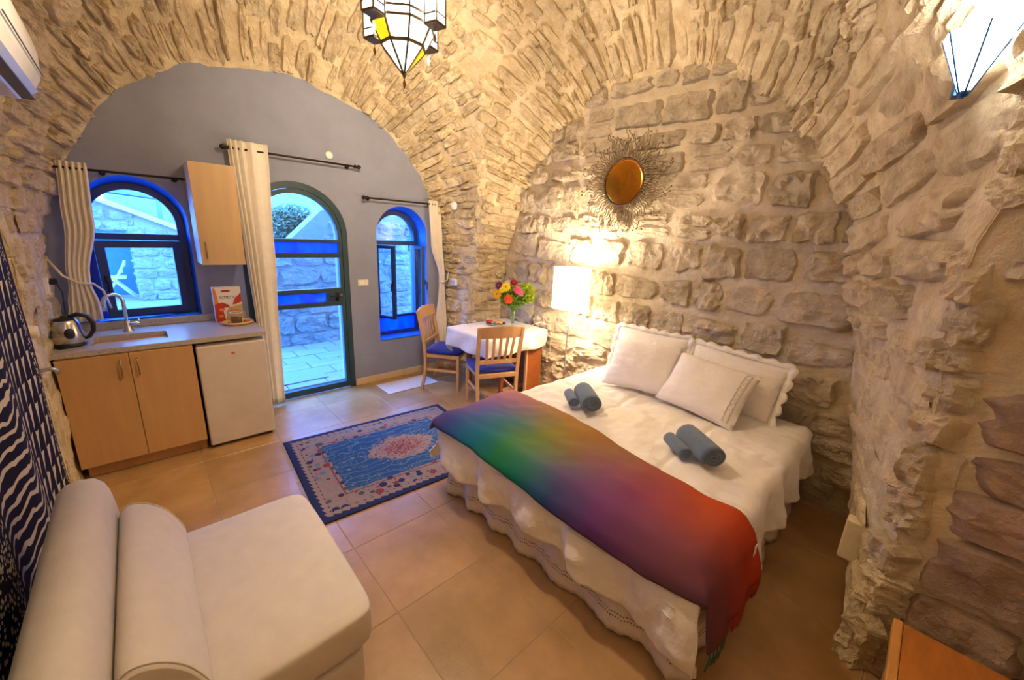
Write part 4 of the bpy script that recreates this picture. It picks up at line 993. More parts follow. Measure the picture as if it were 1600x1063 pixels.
# rainbow throw
M_throw = uv_plane_mat('rainbow_wool'); nt = M_throw.node_tree; N = nt.nodes; L = nt.links
uv = N.new('ShaderNodeUVMap'); sp = N.new('ShaderNodeSeparateXYZ'); L.new(uv.outputs[0], sp.inputs[0])
nz = N.new('ShaderNodeTexNoise'); nz.inputs['Scale'].default_value = 6; nz.inputs['Detail'].default_value = 4; L.new(uv.outputs[0], nz.inputs['Vector']); jit = mth('MULTIPLY', mth('SUBTRACT', nz.outputs['Fac'], .5), .10)
vv = mth('ADD', sp.outputs[1], jit); uu = mth('ADD', sp.outputs[0], mth('MULTIPLY', jit, 1.2))
foot = ramp([(0, (.12, .06, .14)), (.10, (.035, .06, .24)), (.22, (.008, .14, .22)), (.34, (.01, .17, .06)), (.44, (.005, .14, .12)), (.54, (.02, .05, .17)), (.66, (.09, .025, .14)), (.8, (.11, .04, .08)), (1, (.10, .04, .05))], vv, 'LINEAR')
midr = ramp([(0, (.30, .11, .20)), (.14, (.10, .10, .28)), (.26, (.05, .15, .17)), (.38, (.16, .19, .025)), (.50, (.18, .11, .05)), (.60, (.17, .06, .11)), (.72, (.21, .045, .11)), (.85, (.30, .055, .035)), (1, (.30, .03, .012))], vv, 'LINEAR')
head = ramp([(0, (.40, .16, .20)), (.15, (.34, .14, .14)), (.3, (.30, .15, .035)), (.45, (.30, .14, .025)), (.6, (.25, .11, .06)), (.72, (.30, .07, .05)), (.85, (.44, .065, .012)), (1, (.42, .03, .01))], vv, 'LINEAR')
f1 = N.new('ShaderNodeMapRange'); f1.inputs['From Min'].default_value = .05; f1.inputs['From Max'].default_value = .55; L.new(uu, f1.inputs['Value'])
f2 = N.new('ShaderNodeMapRange'); f2.inputs['From Min'].default_value = .5; f2.inputs['From Max'].default_value = .98; L.new(uu, f2.inputs['Value'])
L.new(mixc(f2.outputs[0], mixc(f1.outputs[0], foot, midr), head), N['Principled BSDF'].inputs['Base Color']); N['Principled BSDF'].inputs['Roughness'].default_value = .85; hsv = N.new('ShaderNodeHueSaturation'); hsv.inputs['Saturation'].default_value = 1.0; hsv.inputs['Value'].default_value = .95; L.new(N['Principled BSDF'].inputs['Base Color'].links[0].from_socket, hsv.inputs['Color']); L.new(hsv.outputs[0], N['Principled BSDF'].inputs['Base Color']); N['Principled BSDF'].inputs['Specular IOR Level'].default_value = .2
th = empty('throw_blanket'); tag(th, 'rainbow coloured wool throw laid across the foot of the bed', 'blanket'); bm = bmesh.new(); ul = bm.loops.layers.uv.new('UVMap'); TH = {}
def fth(u, v):
    # u: 0 at the foot edge .. 1 towards the pillows; v: 0 at the left end .. 1 at the right end
    b = (BY1+.10) - v*(BY1+.10-(BY0-.24+.07*u))
    a0 = BX0-.085 + .02*sin(v*7); a1 = 1.90 + .06*sin(v*5+.4) - .05*v
    a = a0+(a1-a0)*u
    p, n_, dz = drape(a, b, BX0-.03, 3.4, BY0-.02, BY1+.01, BZ+.012, Rr)
    w = fbm((a*3, b*3, 0), 1.0, 3)*.016 + .026 + .004*noise.noise(Vector((a*9, b*4, 7)))
    if dz > .02:
        k_ = min(1, dz/.25); s_ = b if a < BX0 else a
        w += .075*k_ + k_*.012*sin(a*30)
    q_ = p+n_*w
    if v > .8: q_.x += (v-.8)*.35*(1-u)*0.6
    return q_
Vg = grid(bm, 46, 120, fth)
for i, col_ in enumerate(Vg):
    for jj, v_ in enumerate(col_): TH[v_] = (i/46, jj/120)
for f_ in bm.faces:
    for lp in f_.loops: lp[ul].uv = TH[lp.vert]
bmesh.ops.recalc_face_normals(bm, faces=bm.faces[:]); o = mesh_obj('cloth', bm, M_throw, th, True); md = o.modifiers.new('thickness', 'SOLIDIFY'); md.thickness = .006; md.offset = 1
bm = bmesh.new(); q = random.Random(6); bm2 = bmesh.new()
for i in range(44):
    u = (i+.5)/44; p = fth(u, .999); tgt = bm2 if u < .2 else bm
    tube(tgt, [p+Vector((0, -.003, 0)), p+Vector((q.uniform(-.008, .008), -.006, -.03)), p+Vector((q.uniform(-.014, .014), -.004, -.06-q.uniform(0, .015)))], .0035, 5)
o = mesh_obj('fringe', bm, plain('red_yarn', (.28, .03, .02), .9), th, True); o['kind'] = 'stuff'; o = mesh_obj('corner_fringe', bm2, plain('green_yarn', (.05, .10, .07), .9), th, True); o['kind'] = 'stuff'
p = fth(.86, .945); bm = bmesh.new(); box(bm, p.x-.016, p.x+.016, p.y-.012, p.y-.009, p.z-.04, p.z+.03, .001, 1); o = mesh_obj('care_label', bm, plain('white_label', (.75, .72, .66), .7), th); o['label'] = 'small white woven label'
rebase(th, (1.6, 1.2, .3))
# pillows
def pillow(label, cx_, cy_, cz_, w, h, t, tilt, yaw, roll=0.0, flange=0.0, emb=False):
    flange *= 1.35
    P_ = empty('pillow'); tag(P_, label, 'pillow', 'pillows at the head of the bed'); bm = bmesh.new(); n_ = 26; q = random.Random(int(cy_*100)); off = Vector((q.random()*9, q.random()*9, 0))
    def sh(u, v, s):
        a, b = u*2-1, v*2-1
        th_ = t/2*max(0, (1-abs(a)**2.6))**.55*max(0, (1-abs(b)**2.6))**.55
        x = a*w/2*(1-.055*(1-b*b)*0-.05*(1-abs(b))*abs(a)**3); y = b*h/2*(1-.05*(1-abs(a))*abs(b)**3)
        wr = .006*fbm((a*2.5, b*2.5, s), 1.2, 3)+.006*noise.noise(Vector((a*1.3+s, b*7, 5))+off)*abs(a)
        return Vector((x, y, s*th_ + wr*(1 if th_ > .004 else .3)))
    for s in (1, -1):
        grid(bm, n_, n_, lambda u, v: sh(u, v, s))
    bmesh.ops.remove_doubles(bm, verts=bm.verts[:], dist=.0008); bmesh.ops.recalc_face_normals(bm, faces=bm.faces[:])
    M = Matrix.Translation((cx_, cy_, cz_)) @ Matrix.Rotation(yaw, 4, 'Z') @ Matrix.Rotation(-pi/2, 4, 'Z') @ Matrix.Rotation(tilt, 4, 'X') @ Matrix.Rotation(roll, 4, 'Z')
    bm.transform(M); mesh_obj('cover', bm, M_linen, P_, True)
    if flange:
        bm = bmesh.new(); per = []; k_ = 120
        for i in range(k_):
            a = i/k_*4; s_ = int(a); f_ = a-s_; u, v = ((f_*2-1, -1), (1, f_*2-1), (1-f_*2, 1), (-1, 1-f_*2))[s_]
            sc = abs(sin(f_*pi*(7 if s_ % 2 == 0 else 5)))
            per.append((Vector((u*w/2*.97, v*h/2*.97, .002*sin(i))), Vector((u*(w/2+flange*(.45+.55*sc)), v*(h/2+flange*(.45+.55*sc)), .004*sin(i*.9)))))
        va = [bm.verts.new(a) for a, b in per]; vb = [bm.verts.new(b) for a, b in per]
        for i in range(k_): bm.faces.new((va[i], va[(i+1) % k_], vb[(i+1) % k_], vb[i]))
        bm.transform(M); o = mesh_obj('scalloped_edge', bm, M_linen, P_, True); md = o.modifiers.new('thickness', 'SOLIDIFY'); md.thickness = .003
    if emb:
        bm = bmesh.new()
        for sx in (.74, .86):
            tube(bm, [sh((sx+.012*sin(i*1.9)+1)/2, i/30, 1)+Vector((0, 0, .003)) for i in range(2, 29)], .003, 4)
        for i in range(3, 28, 3):
            c_ = sh(.90, i/30, 1); tube(bm, [c_+Vector((.013*cos(2*pi*k_/8), .016*sin(2*pi*k_/8), .003)) for k_ in range(8)], .0022, 4, closed=True)
        bm.transform(M); mesh_obj('embroidery', bm, M_lace, P_, True)
    return rebase(P_, (cx_, cy_, cz_-.15))
pillow('white scalloped pillow standing at the back nearest the floor lamp', 3.07, 1.55, .80, .62, .40, .13, radians(72), 0.05, 0, .03)
pillow('white scalloped pillow standing at the back farthest from the lamp', 3.05, .88, .78, .66, .40, .14, radians(66), -.04, radians(-3), .032)
pillow('plain white pillow leaning at the front nearest the floor lamp', 2.84, 1.47, .77, .54, .42, .15, radians(52), .12, radians(3), 0)
pillow('white pillow with looped embroidery leaning at the front by the right', 2.80, .95, .76, .56, .42, .15, radians(50), -.02, radians(-5), 0, True)
# rolled towels
M_towel = mat('slate_blue_terry', (0.11, 0.16, 0.245), 0.95, 0.12, 40, 0.5, 260, sheen=0.3)
def towel(label, x, y, rz):
    T = empty('rolled_towel', (x, y, BZ+.03), rz); tag(T, label, 'towel', 'rolled towels on the bed')
    def roll(name, R, turns, len_, cx_, cz_, y0):
        bm = bmesh.new(); k_ = int(turns*22); th_ = R/turns*.92
        def f(a, b):
            w = a*turns*2*pi; r_ = R*(.12+.88*a); e = 1-.04*(abs(b*2-1)**4)
            return Vector((cx_+r_*e*cos(w+1.2), y0+len_*(b-.5)+.006*noise.noise(Vector((a*6, b, R*50))), cz_+r_*e*sin(w+1.2)*.9))
        grid(bm, k_, 10, f); bmesh.ops.recalc_face_normals(bm, faces=bm.faces[:]); o = mesh_obj(name, bm, M_towel, T, True); md = o.modifiers.new('thickness', 'SOLIDIFY'); md.thickness = th_*.8; md.offset = -1
        return o
    roll('main_roll', .074, 3.4, .27, .03, .068, -.02); roll('end_roll', .042, 2.4, .19, -.07, .040, .03)
    return T
towel('rolled slate blue towel lying nearer the floor lamp', 2.17, 1.53, radians(-39)); towel('rolled slate blue towel lying nearer the right wall', 2.12, .73, radians(-37))
# ------------------------------------------------------------------ dining corner
M_beech = mat('beech_wood', (0.58, 0.33, 0.14), 0.45, 0.08, 4, stretch=(8, 8, 1)); M_seat = mat('royal_blue_fabric', (0.008, 0.012, 0.22), 0.9, 0.1, 20, sheen=0.2)
M_cherry = mat('reddish_wood', (0.30, 0.085, 0.022), 0.4, 0.12, 5, stretch=(2, 2, 8))
def build_chair():
    C_ = empty('dining_chair'); w, d = .205, .205   # half sizes; front is +y
    for s in (-1, 1):
        bm = bmesh.new(); pts = [(s*(w-.005), -d-.03, 0), (s*(w-.005), -d+.01, .22), (s*w, -d+.015, .44), (s*(w+.004), -d-.005, .62), (s*(w+.012), -d-.06, .90)]
        P2, _ = catmull(pts, 16)
        Vg = grid(bm, 16, 4, lambda a, b: P2[round(a*16)] + Vector(((-.016, .016, .016, -.016, -.016)[round(b*4)], (-.014, -.014, .014, .014, -.014)[round(b*4)], 0)))
        bmesh.ops.remove_doubles(bm, verts=bm.verts[:], dist=1e-5); bmesh.ops.holes_fill(bm, edges=[e for e in bm.edges if e.is_boundary], sides=0); bmesh.ops.recalc_face_normals(bm, faces=bm.faces[:]); mesh_obj('rear_leg', bm, M_beech, C_)
        bm = bmesh.new(); box(bm, -.016, .016, -.016, .016, 0, .43, .004, 1)
        for v in bm.verts:
            k_ = .7+.3*v.co.z/.43; v.co.x *= k_; v.co.y *= k_
        bm.transform(Matrix.Translation((s*(w-.01), d-.02, 0))); mesh_obj('front_leg', bm, M_beech, C_)
        mk_box('stretcher', M_beech, C_, s*(w-.02)-.009, s*(w-.02)+.009, -d+.01, d-.03, .22, .25, .003, 1)
        mk_box('seat_rail', M_beech, C_, s*(w-.012)-.009, s*(w-.012)+.009, -d+.01, d-.02, .385, .43, .003, 1)
    mk_box('seat_rail', M_beech, C_, -w+.01, w-.01, d-.03, d-.01, .385, .43, .003, 1); mk_box('seat_rail', M_beech, C_, -w+.01, w-.01, -d, -d+.02, .385, .43, .003, 1)
    cushion('seat', M_seat, C_, -w-.008, w+.008, -d+.02, d+.012, .428, .475, .02, .01)
    def back(x, z): return Vector((x, -d-.005-.055*((z-.62)/.28)**1.3 - .022*(1-(x/w)**2) if z > .62 else -d+.01-.022*(1-(x/w)**2), z))
    bm = bmesh.new()
    for s in (1,):
        outl = [(-w-.02, .80), (-w-.026, .905), (-w*.5, .918), (0, .922), (w*.5, .918), (w+.026, .905), (w+.02, .80), (w*.5, .80), (0, .80), (-w*.5, .80)]
        fr_ = [bm.verts.new(back(x, z)+Vector((0, -.011, 0))) for x, z in outl]; bk = [bm.verts.new(back(x, z)+Vector((0, .011, 0))) for x, z in outl]; n_ = len(outl)
        for P3, rev in ((fr_, False), (bk, True)):
            for a, b, c_, e in ((0, 1, 2, 9), (9, 2, 3, 8), (8, 3, 4, 7), (7, 4, 5, 6)):
                vs_ = [P3[a], P3[b], P3[c_], P3[e]]; bm.faces.new(vs_[::-1] if rev else vs_)
        for i in range(n_): bm.faces.new((fr_[i], bk[i], bk[(i+1) % n_], fr_[(i+1) % n_]))
    bmesh.ops.recalc_face_normals(bm, faces=bm.faces[:]); mesh_obj('top_rail', bm, M_beech, C_)
    mk_box('lower_rail', M_beech, C_, -w+.01, w-.01, -d-.002, -d+.02, .53, .57, .004, 1)
    for i in range(5):
        x = (i-2)*.066; bm = bmesh.new(); zs = [.55, .66, .74, .82]; xx = [x*.92, x*.95, x, x*1.04]
        Vg = grid(bm, 3, 4, lambda a, b: Vector((xx[round(a*3)], back(x, zs[round(a*3)]).y if zs[round(a*3)] > .6 else -d+.008, zs[round(a*3)])) + Vector(((-.0125, .0125, .0125, -.0125, -.0125)[round(b*4)], (-.005, -.005, .005, .005, -.005)[round(b*4)], 0)))
        bmesh.ops.remove_doubles(bm, verts=bm.verts[:], dist=1e-5); bmesh.ops.recalc_face_normals(bm, faces=bm.faces[:]); mesh_obj('slat', bm, M_beech, C_)
    return C_
ch1 = build_chair(); ch1.location = (2.469, 3.667, 0); ch1.rotation_euler.z = radians(217.4)
tag(ch1, 'beech chair with blue seat between table and right window', 'chair', 'beech dining chairs')
ch2 = ch1.copy(); COL.objects.link(ch2); ch2['label'] = 'beech chair with blue seat backing onto the bed'
for c_ in list(ch1.children): 
    n_ = c_.copy(); COL.objects.link(n_); n_.parent = ch2
ch2.location = (2.488, 2.91, 0); ch2.rotation_euler.z = radians(-21)
tb = empty('dining_table'); tag(tb, 'reddish wooden table under a white cloth in the corner', 'table'); TX0, TX1, TY0, TY1 = 2.36, 3.19, 2.83, 3.50
mk_box('top', M_cherry, tb, TX0, TX1, TY0, TY1, .715, .742, .004); mk_box('side_panel', M_cherry, tb, 2.97, 3.19, TY0+.03, TY0+.055, .03, .715, .003); mk_box('side_panel', M_cherry, tb, 3.16, 3.19, TY0+.056, TY1-.03, .03, .715, .003)
mk_box('side_panel', M_cherry, tb, 2.97, 3.158, TY1-.055, TY1-.03, .03, .715, .003); mk_box('edge_strip', M_beech, tb, 2.945, 2.969, TY0+.028, TY0+.057, .03, .715, .003)
for yy in (TY0+.05, TY1-.08): mk_box('leg', M_cherry, tb, 2.60, 2.64, yy, yy+.04, .04, .715, .003)
mk_box('foot_rail', M_beech, tb, 2.56, 3.15, TY0+.24, TY0+.29, 0, .045, .004); mk_box('foot_rail', M_beech, tb, 2.58, 2.66, TY0+.03, TY1-.03, 0, .04, .004); rebase(tb, (2.8, 3.16, 0))
tcl = empty('tablecloth'); tag(tcl, 'white cloth with pointed hanging corners over the dining table', 'tablecloth'); bm = bmesh.new()
def ftc(u, v):
    a = TX0-.20+u*(TX1-TX0+.22); b = TY0-.20+v*(TY1-TY0+.40)
    p, n_, dz = drape(a, b, TX0-.01, TX1+.03, TY0-.012, TY1+.012, .75, .012)
    ox, oy = max(0, TX0-a), max(0, TY0-b, b-TY1)
    z = p.z
    if ox > 0 and oy > 0: z = .75-max(ox, oy)-.55*min(ox, oy); 
    k_ = min(1, dz/.2) if dz > 0 else 0
    fl = k_*(.018*sin((a+b)*17)+.012*noise.noise(Vector((a*6, b*6, 0))))
    if ox > 0 and oy > 0: fl -= .35*min(ox, oy)
    q_ = p + n_*fl; q_.z = z + .0015*noise.noise(Vector((a*9, b*9, 1)))
    return q_
grid(bm, 70, 70, ftc); bmesh.ops.recalc_face_normals(bm, faces=bm.faces[:]); o = mesh_obj('cloth', bm, M_linen, tcl, True); md = o.modifiers.new('thickness', 'SOLIDIFY'); md.thickness = .002; md.offset = 1; rebase(tcl, (2.8, 3.16, .6))
# vase with flowers
vx, vy, vz = 2.95, 3.11, .753
M_vglass = glass_mat('vase_glass', (.86, .93, .88), .12)
mk = mk_lathe('glass_vase', M_vglass, None, [(0, .004), (.034, .004), (.038, .0), (.042, .006), (.016, .02), (.022, .035), (.036, .12), (.046, .21), (.043, .21), (.032, .12), (.016, .04), (0, .035)], 24, (0, 0, 0)); mk.location = (vx, vy, vz); tag(mk, 'tall clear glass vase holding the bouquet on the table', 'vase')
bq = empty('flower_bouquet'); tag(bq, 'mixed bouquet of bright flowers and greenery in the glass vase', 'flowers'); M_green = mat('leaf_green', (.17, .32, .03), .7, .3, 25); M_green2 = mat('lime_leaf', (.36, .48, .03), .7, .2, 25)
cc = Vector((vx, vy, vz+.35))
for i in range(9):
    a = i*2.4; mk_tube('stem', M_green, bq, [(vx+.012*cos(a), vy+.012*sin(a), vz+.04), (vx+.02*cos(a+2), vy+.02*sin(a+2), vz+.2), (vx+.08*cos(a), vy+.08*sin(a), vz+.33)], .0035, 5)
bm = bmesh.new(); leaf_cloud(bm, cc, (.17, .17, .125), 700, .06, 3, 1); o = mesh_obj('foliage', bm, M_green, bq); o['kind'] = 'stuff'
bm = bmesh.new(); leaf_cloud(bm, cc+Vector((.10, -.09, .03)), (.10, .10, .115), 480, .05, 4, 1); o = mesh_obj('lime_foliage', bm, M_green2, bq); o['kind'] = 'stuff'
RV = Vector((.725, -.689, 0)); TOC = Vector((-.69, -.72, .12)).normalized()
def flower(du, dz_, col_, R_, name, front=.10):
    q = random.Random(int(du*1000+dz_*77)); du *= 1.2; dz_ *= 1.2; R_ *= 1.25; front *= 1.3; c_ = cc + RV*du + Vector((0, 0, dz_)) + TOC*front; nrm = (TOC + RV*du*2.5 + Vector((0, 0, dz_*3))).normalized(); a = nrm.orthogonal().normalized(); b = nrm.cross(a); bm = bmesh.new()
    for ring_, (n_, rr2, ln) in enumerate(((12, 1.0, .0), (9, .7, .008), (6, .4, .014))):
        for i in range(n_):
            t_ = 2*pi*(i+.5*ring_)/n_+q.uniform(-.1, .1); d_ = a*cos(t_)+b*sin(t_); s_ = d_.cross(nrm); L_ = R_*rr2
            vs_ = [bm.verts.new(c_+nrm*ln+x_) for x_ in (d_*L_*.15, d_*L_*.6+s_*L_*.28+nrm*.006, d_*L_+nrm*.002, d_*L_*.6-s_*L_*.28+nrm*.006)]; bm.faces.new(vs_)
    o = mesh_obj('flower', bm, plain(name, col_, .7), bq); o['label'] = name.replace('_', ' ')
    bm = bmesh.new(); bmesh.ops.create_icosphere(bm, subdivisions=2, radius=R_*.2); bm.transform(Matrix.Translation(c_+nrm*.012)); mesh_obj('flower_centre', bm, plain('flower_heart', (.35, .2, .03), .8), o, True)
flower(-.045, -.03, (.80, .11, .015), .045, 'orange_gerbera', .13); flower(-.005, .115, (.30, .005, .02), .033, 'dark_red_flower', .08); flower(.03, .055, (.72, .10, .28), .038, 'pink_flower', .11); flower(.058, .028, (.75, .16, .34), .03, 'pale_pink_flower', .11)
flower(-.135, .085, (.14, .02, .12), .04, 'purple_flower', .06); flower(-.145, .01, (.85, .50, .01), .045, 'golden_flower', .07); flower(-.07, .075, (.86, .66, .02), .045, 'yellow_flower', .09); flower(-.10, .05, (.86, .70, .04), .03, 'lemon_flower', .10); flower(-.06, .11, (.72, .55, .62), .03, 'pale_lilac_flower', .05)
rebase(bq, (vx, vy, vz+.04))
px_, py_ = 2.86, 3.30; pz_ = .7545
pl_ = mk_lathe('plate', plain('pale_blue_glaze', (.30, .40, .52), .2), None, [(0, .003), (.06, .003), (.10, .012), (.105, .016), (.10, .010), (.06, 0), (0, 0)], 30, (0, 0, 0)); pl_.location = (px_, py_, pz_); tag(pl_, 'pale blue plate of fruit and pastries on the tablecloth', 'plate')
FR = [(-.05, .03, .026, (.30, .02, .02), 'apple', 'dark red apple on the plate left side'), (-.005, .045, .026, (.38, .05, .02), 'apple', 'red apple at the back of the plate'), (-.02, -.03, .022, (.72, .30, .03), 'apricot', 'orange apricot at the plate front'), (.02, -.045, .02, (.80, .48, .06), 'apricot', 'yellow apricot at the plate front beside the orange one'), (.05, .01, .024, (.52, .26, .08), 'pastry', 'long golden pastry across the plate'), (.07, -.03, .018, (.10, .05, .03), 'date', 'dark date on the plate right side'), (-.06, -.02, .02, (.62, .40, .30), 'apricot', 'pale apricot on the plate left side')]
for i, (dx, dy, R_, col_, nm, lb) in enumerate(FR):
    bm = bmesh.new(); bmesh.ops.create_icosphere(bm, subdivisions=3, radius=R_)
    for v in bm.verts:
        v.co.z *= .85; k_ = v.co.x*v.co.x+v.co.y*v.co.y; v.co.z -= (.006 if v.co.z > 0 else -.003)*math.exp(-k_/(R_*.4)**2)
        if nm == 'pastry': v.co.x *= 2.0; v.co.z += .008*math.cos(v.co.x*30)-.004
        v.co *= 1+.03*noise.noise(v.co*50)
    o = mesh_obj(nm, bm, plain('skin_%d' % i, col_, .4), None, True); o.location = (px_+dx*RV.x-dy*.69, py_+dx*RV.y+dy*.72, pz_+.006+R_*.85); tag(o, lb, 'pastry' if nm == 'pastry' else 'fruit', 'food on the plate')
    if nm == 'apple': mk_tube('stalk', M_green, o, [(0, 0, R_*.6), (.002, 0, R_*1.05)], .0015, 4)
# outlet and plate on the corner pier
t = empty('wall_outlet'); tag(t, 'white double outlet on the stone pier beside the curtain', 'socket'); mk_box('plate', M_white, t, 2.80, 2.835, 4.00, 4.10, 1.11, 1.19, .004)
for k_ in range(2): mk_box('socket', plain('grey_socket', (.5, .48, .45), .5), t, 2.796, 2.802, 4.01+k_*.046, 4.044+k_*.046, 1.125, 1.175, .003)
rebase(t, (2.82, 4.05, 1.15))
bm = bmesh.new(); lathe(bm, [(0, .012), (.03, .010), (.036, 0)], 20); bm.transform(Matrix.Translation((2.74, 3.95, 2.035)) @ Matrix.Rotation(radians(40), 4, 'Z') @ Matrix.Rotation(-pi/2, 4, 'Y') @ Matrix.Scale(1.3, 4, (1, 0, 0))); tag(mesh_obj('oval_cover', bm, M_white, None, True), 'small white oval cover on the stone pier above the curtain', 'cover plate')
# ------------------------------------------------------------------ sun mirror
M_wire = mat('rusted_wire', (.16, .105, .055), .5, .2, 30, metal=.5); MY, MZ, MX = 2.04, 2.225, 3.185
mi = empty('sunburst_mirror'); tag(mi, 'round amber mirror with wavy wire sun rays on the stone wall', 'mirror')
bm = lathe(bmesh.new(), [(0, .006), (.17, .006), (.185, .004), (.19, 0)], 40); M_m = Matrix.Translation((MX, MY, MZ)) @ Matrix.Rotation(-pi/2, 4, 'Y'); bm.transform(M_m); mesh_obj('mirror_glass', bm, mat('amber_mirror', (.55, .25, .03), .16, .12, 40, metal=1.0), mi, True)
bm = tube(bmesh.new(), [(.192*cos(2*pi*i/48), .192*sin(2*pi*i/48), .004) for i in range(48)], .008, 8, closed=True); bm.transform(M_m); mesh_obj('rim', bm, mat('dark_rim', (.06, .025, .01), .5), mi, True)
bm = bmesh.new(); q = random.Random(12)
for i in range(150):
    a = 2*pi*i/150+q.uniform(-.02, .02); r0, r1 = .198, .24+q.uniform(-.008, .018); tube(bm, [(r0*cos(a), r0*sin(a), .004), ((r0+r1)/2*cos(a+.03), (r0+r1)/2*sin(a+.03), .012), (r1*cos(a), r1*sin(a), .006)], .0022, 4)
bm.transform(M_m); o = mesh_obj('wire_collar', bm, M_wire, mi, True); o['kind'] = 'stuff'
rays = []
for v in range(6):
    q = random.Random(40+v); R_ = (.455, .43, .40, .37, .345, .33)[v]; bm = bmesh.new(); am = q.uniform(.010, .016); wl = q.uniform(60, 80); ph = q.uniform(0, 6)
    pts = [(.2+(R_-.2)*t_/18, am*(.3+t_/18)*sin((R_-.2)*t_/18*wl+ph), .008+.02*t_/18) for t_ in range(19)]; tube(bm, pts, [.0046-.0014*t_/18 for t_ in range(19)], 5)
    b2 = bmesh.new(); bmesh.ops.create_icosphere(b2, subdivisions=1, radius=.008); b2.transform(Matrix.Translation(pts[-1])); merge(bm, b2)
    me = bpy.data.meshes.new('ray'); bm.to_mesh(me); bm.free(); me.polygons.foreach_set('use_smooth', [True]*len(me.polygons)); me.materials.append(M_wire); rays.append(me)
q = random.Random(77); rebase(mi, (MX, MY, MZ))
for i in range(84):
    o = bpy.data.objects.new('ray', rays[(i*5+q.randrange(2)) % 6]); COL.objects.link(o); o.parent = mi; o.rotation_mode = 'QUATERNION'
    o.rotation_quaternion = (Matrix.Rotation(-pi/2, 3, 'Y') @ Matrix.Rotation(2*pi*i/84+q.uniform(-.02, .02), 3, 'Z')).to_quaternion()
# ------------------------------------------------------------------ floor lamp
fl = empty('floor_lamp'); tag(fl, 'slender floor lamp with white drum shade beside the bed', 'lamp'); lx, ly = 2.955, 2.335
M_shade = mat('lit_white_shade', (.9, .86, .78), .8, .02, 10, emit=(1.0, .80, .52), estr=5.0)
mk_lathe('base', M_steel, fl, [(0, .02), (.11, .02), (.12, .012), (.12, 0), (0, 0)], 28, (lx, ly, 0)); mk_tube('pole', M_steel, fl, [(lx, ly, .02), (lx, ly, 1.16)], .008, 8)
bm = bmesh.new(); grid(bm, 40, 1, lambda a, b: Vector((lx+.172*cos(2*pi*a), ly+.172*sin(2*pi*a), 1.095+b*.375))); bmesh.ops.remove_doubles(bm, verts=bm.verts[:], dist=1e-5); bmesh.ops.recalc_face_normals(bm, faces=bm.faces[:]); o = mesh_obj('lamp_shade', bm, M_shade, fl, True); md = o.modifiers.new('thickness', 'SOLIDIFY'); md.thickness = .003
mk_tube('socket', M_white, fl, [(lx, ly, 1.15), (lx, ly, 1.21)], .018, 10); bm = bmesh.new(); bmesh.ops.create_icosphere(bm, subdivisions=2, radius=.033); bm.transform(Matrix.Translation((lx, ly, 1.25))); mesh_obj('bulb', bm, mat('lit_bulb', (1, .9, .7), .5, emit=(1, .80, .5), estr=20), fl, True)
rebase(fl, (lx, ly, 0)); point('lamp_light', (lx, ly, 1.42), 34, WARM, .05); point('lamp_light_low', (lx, ly, 1.12), 17, WARM, .05)
# cable on the wall behind the table
tag(mk_tube('white_cable', M_white, None, [(3.05, 2.96, .758), (3.10, 2.93, .80), (3.16, 2.86, .83), (3.22, 2.80, .80), (3.235, 2.78, .70), (3.235, 2.78, .3)], .0025, 6), 'thin white lamp cable looping behind the table edge', 'cable')
# ------------------------------------------------------------------ stained glass lantern
M_lm = mat('antique_brass', (.12, .085, .04), .4, .2, 20, metal=.7)
def lit(name, col_, s):
    m = bpy.data.materials.new(name); m.use_nodes = True; n_ = m.node_tree.nodes; l_ = m.node_tree.links; n_.remove(n_['Principled BSDF'])
    t_ = n_.new('ShaderNodeBsdfTransparent'); t_.inputs['Color'].default_value = (*([min(1, .72+.28*c_) for c_ in col_] if min(col_) > .1 else (1.0, .90, .6)), 1); e_ = n_.new('ShaderNodeEmission'); e_.inputs['Color'].default_value = (*col_, 1); fac_ = .3 if min(col_) > .1 else .92; e_.inputs['Strength'].default_value = s/fac_
    x_ = n_.new('ShaderNodeMixShader'); x_.inputs[0].default_value = fac_; l_.new(t_.outputs[0], x_.inputs[1]); l_.new(e_.outputs[0], x_.inputs[2]); l_.new(x_.outputs[0], n_['Material Output'].inputs['Surface'])
    return m
L_w, L_y, L_b, L_a = lit('lit_white_pane', (1.0, .94, .82), 2.6), lit('lit_yellow_pane', (1.0, .55, .01), 1.0), lit('lit_pale_blue_pane', (.42, .66, .80), .6), lit('lit_amber_drop', (.40, .14, .015), .25)
la = empty('hanging_lantern'); tag(la, 'brass lantern with white yellow and blue glass panes hanging from the vault', 'lantern'); LX, LY, LZ = 1.125, 2.07, 2.43
def ngon(n_, r_, z, a0=0.0): return [Vector((LX+r_*cos(a0+2*pi*i/n_), LY+r_*sin(a0+2*pi*i/n_), z)) for i in range(n_)]
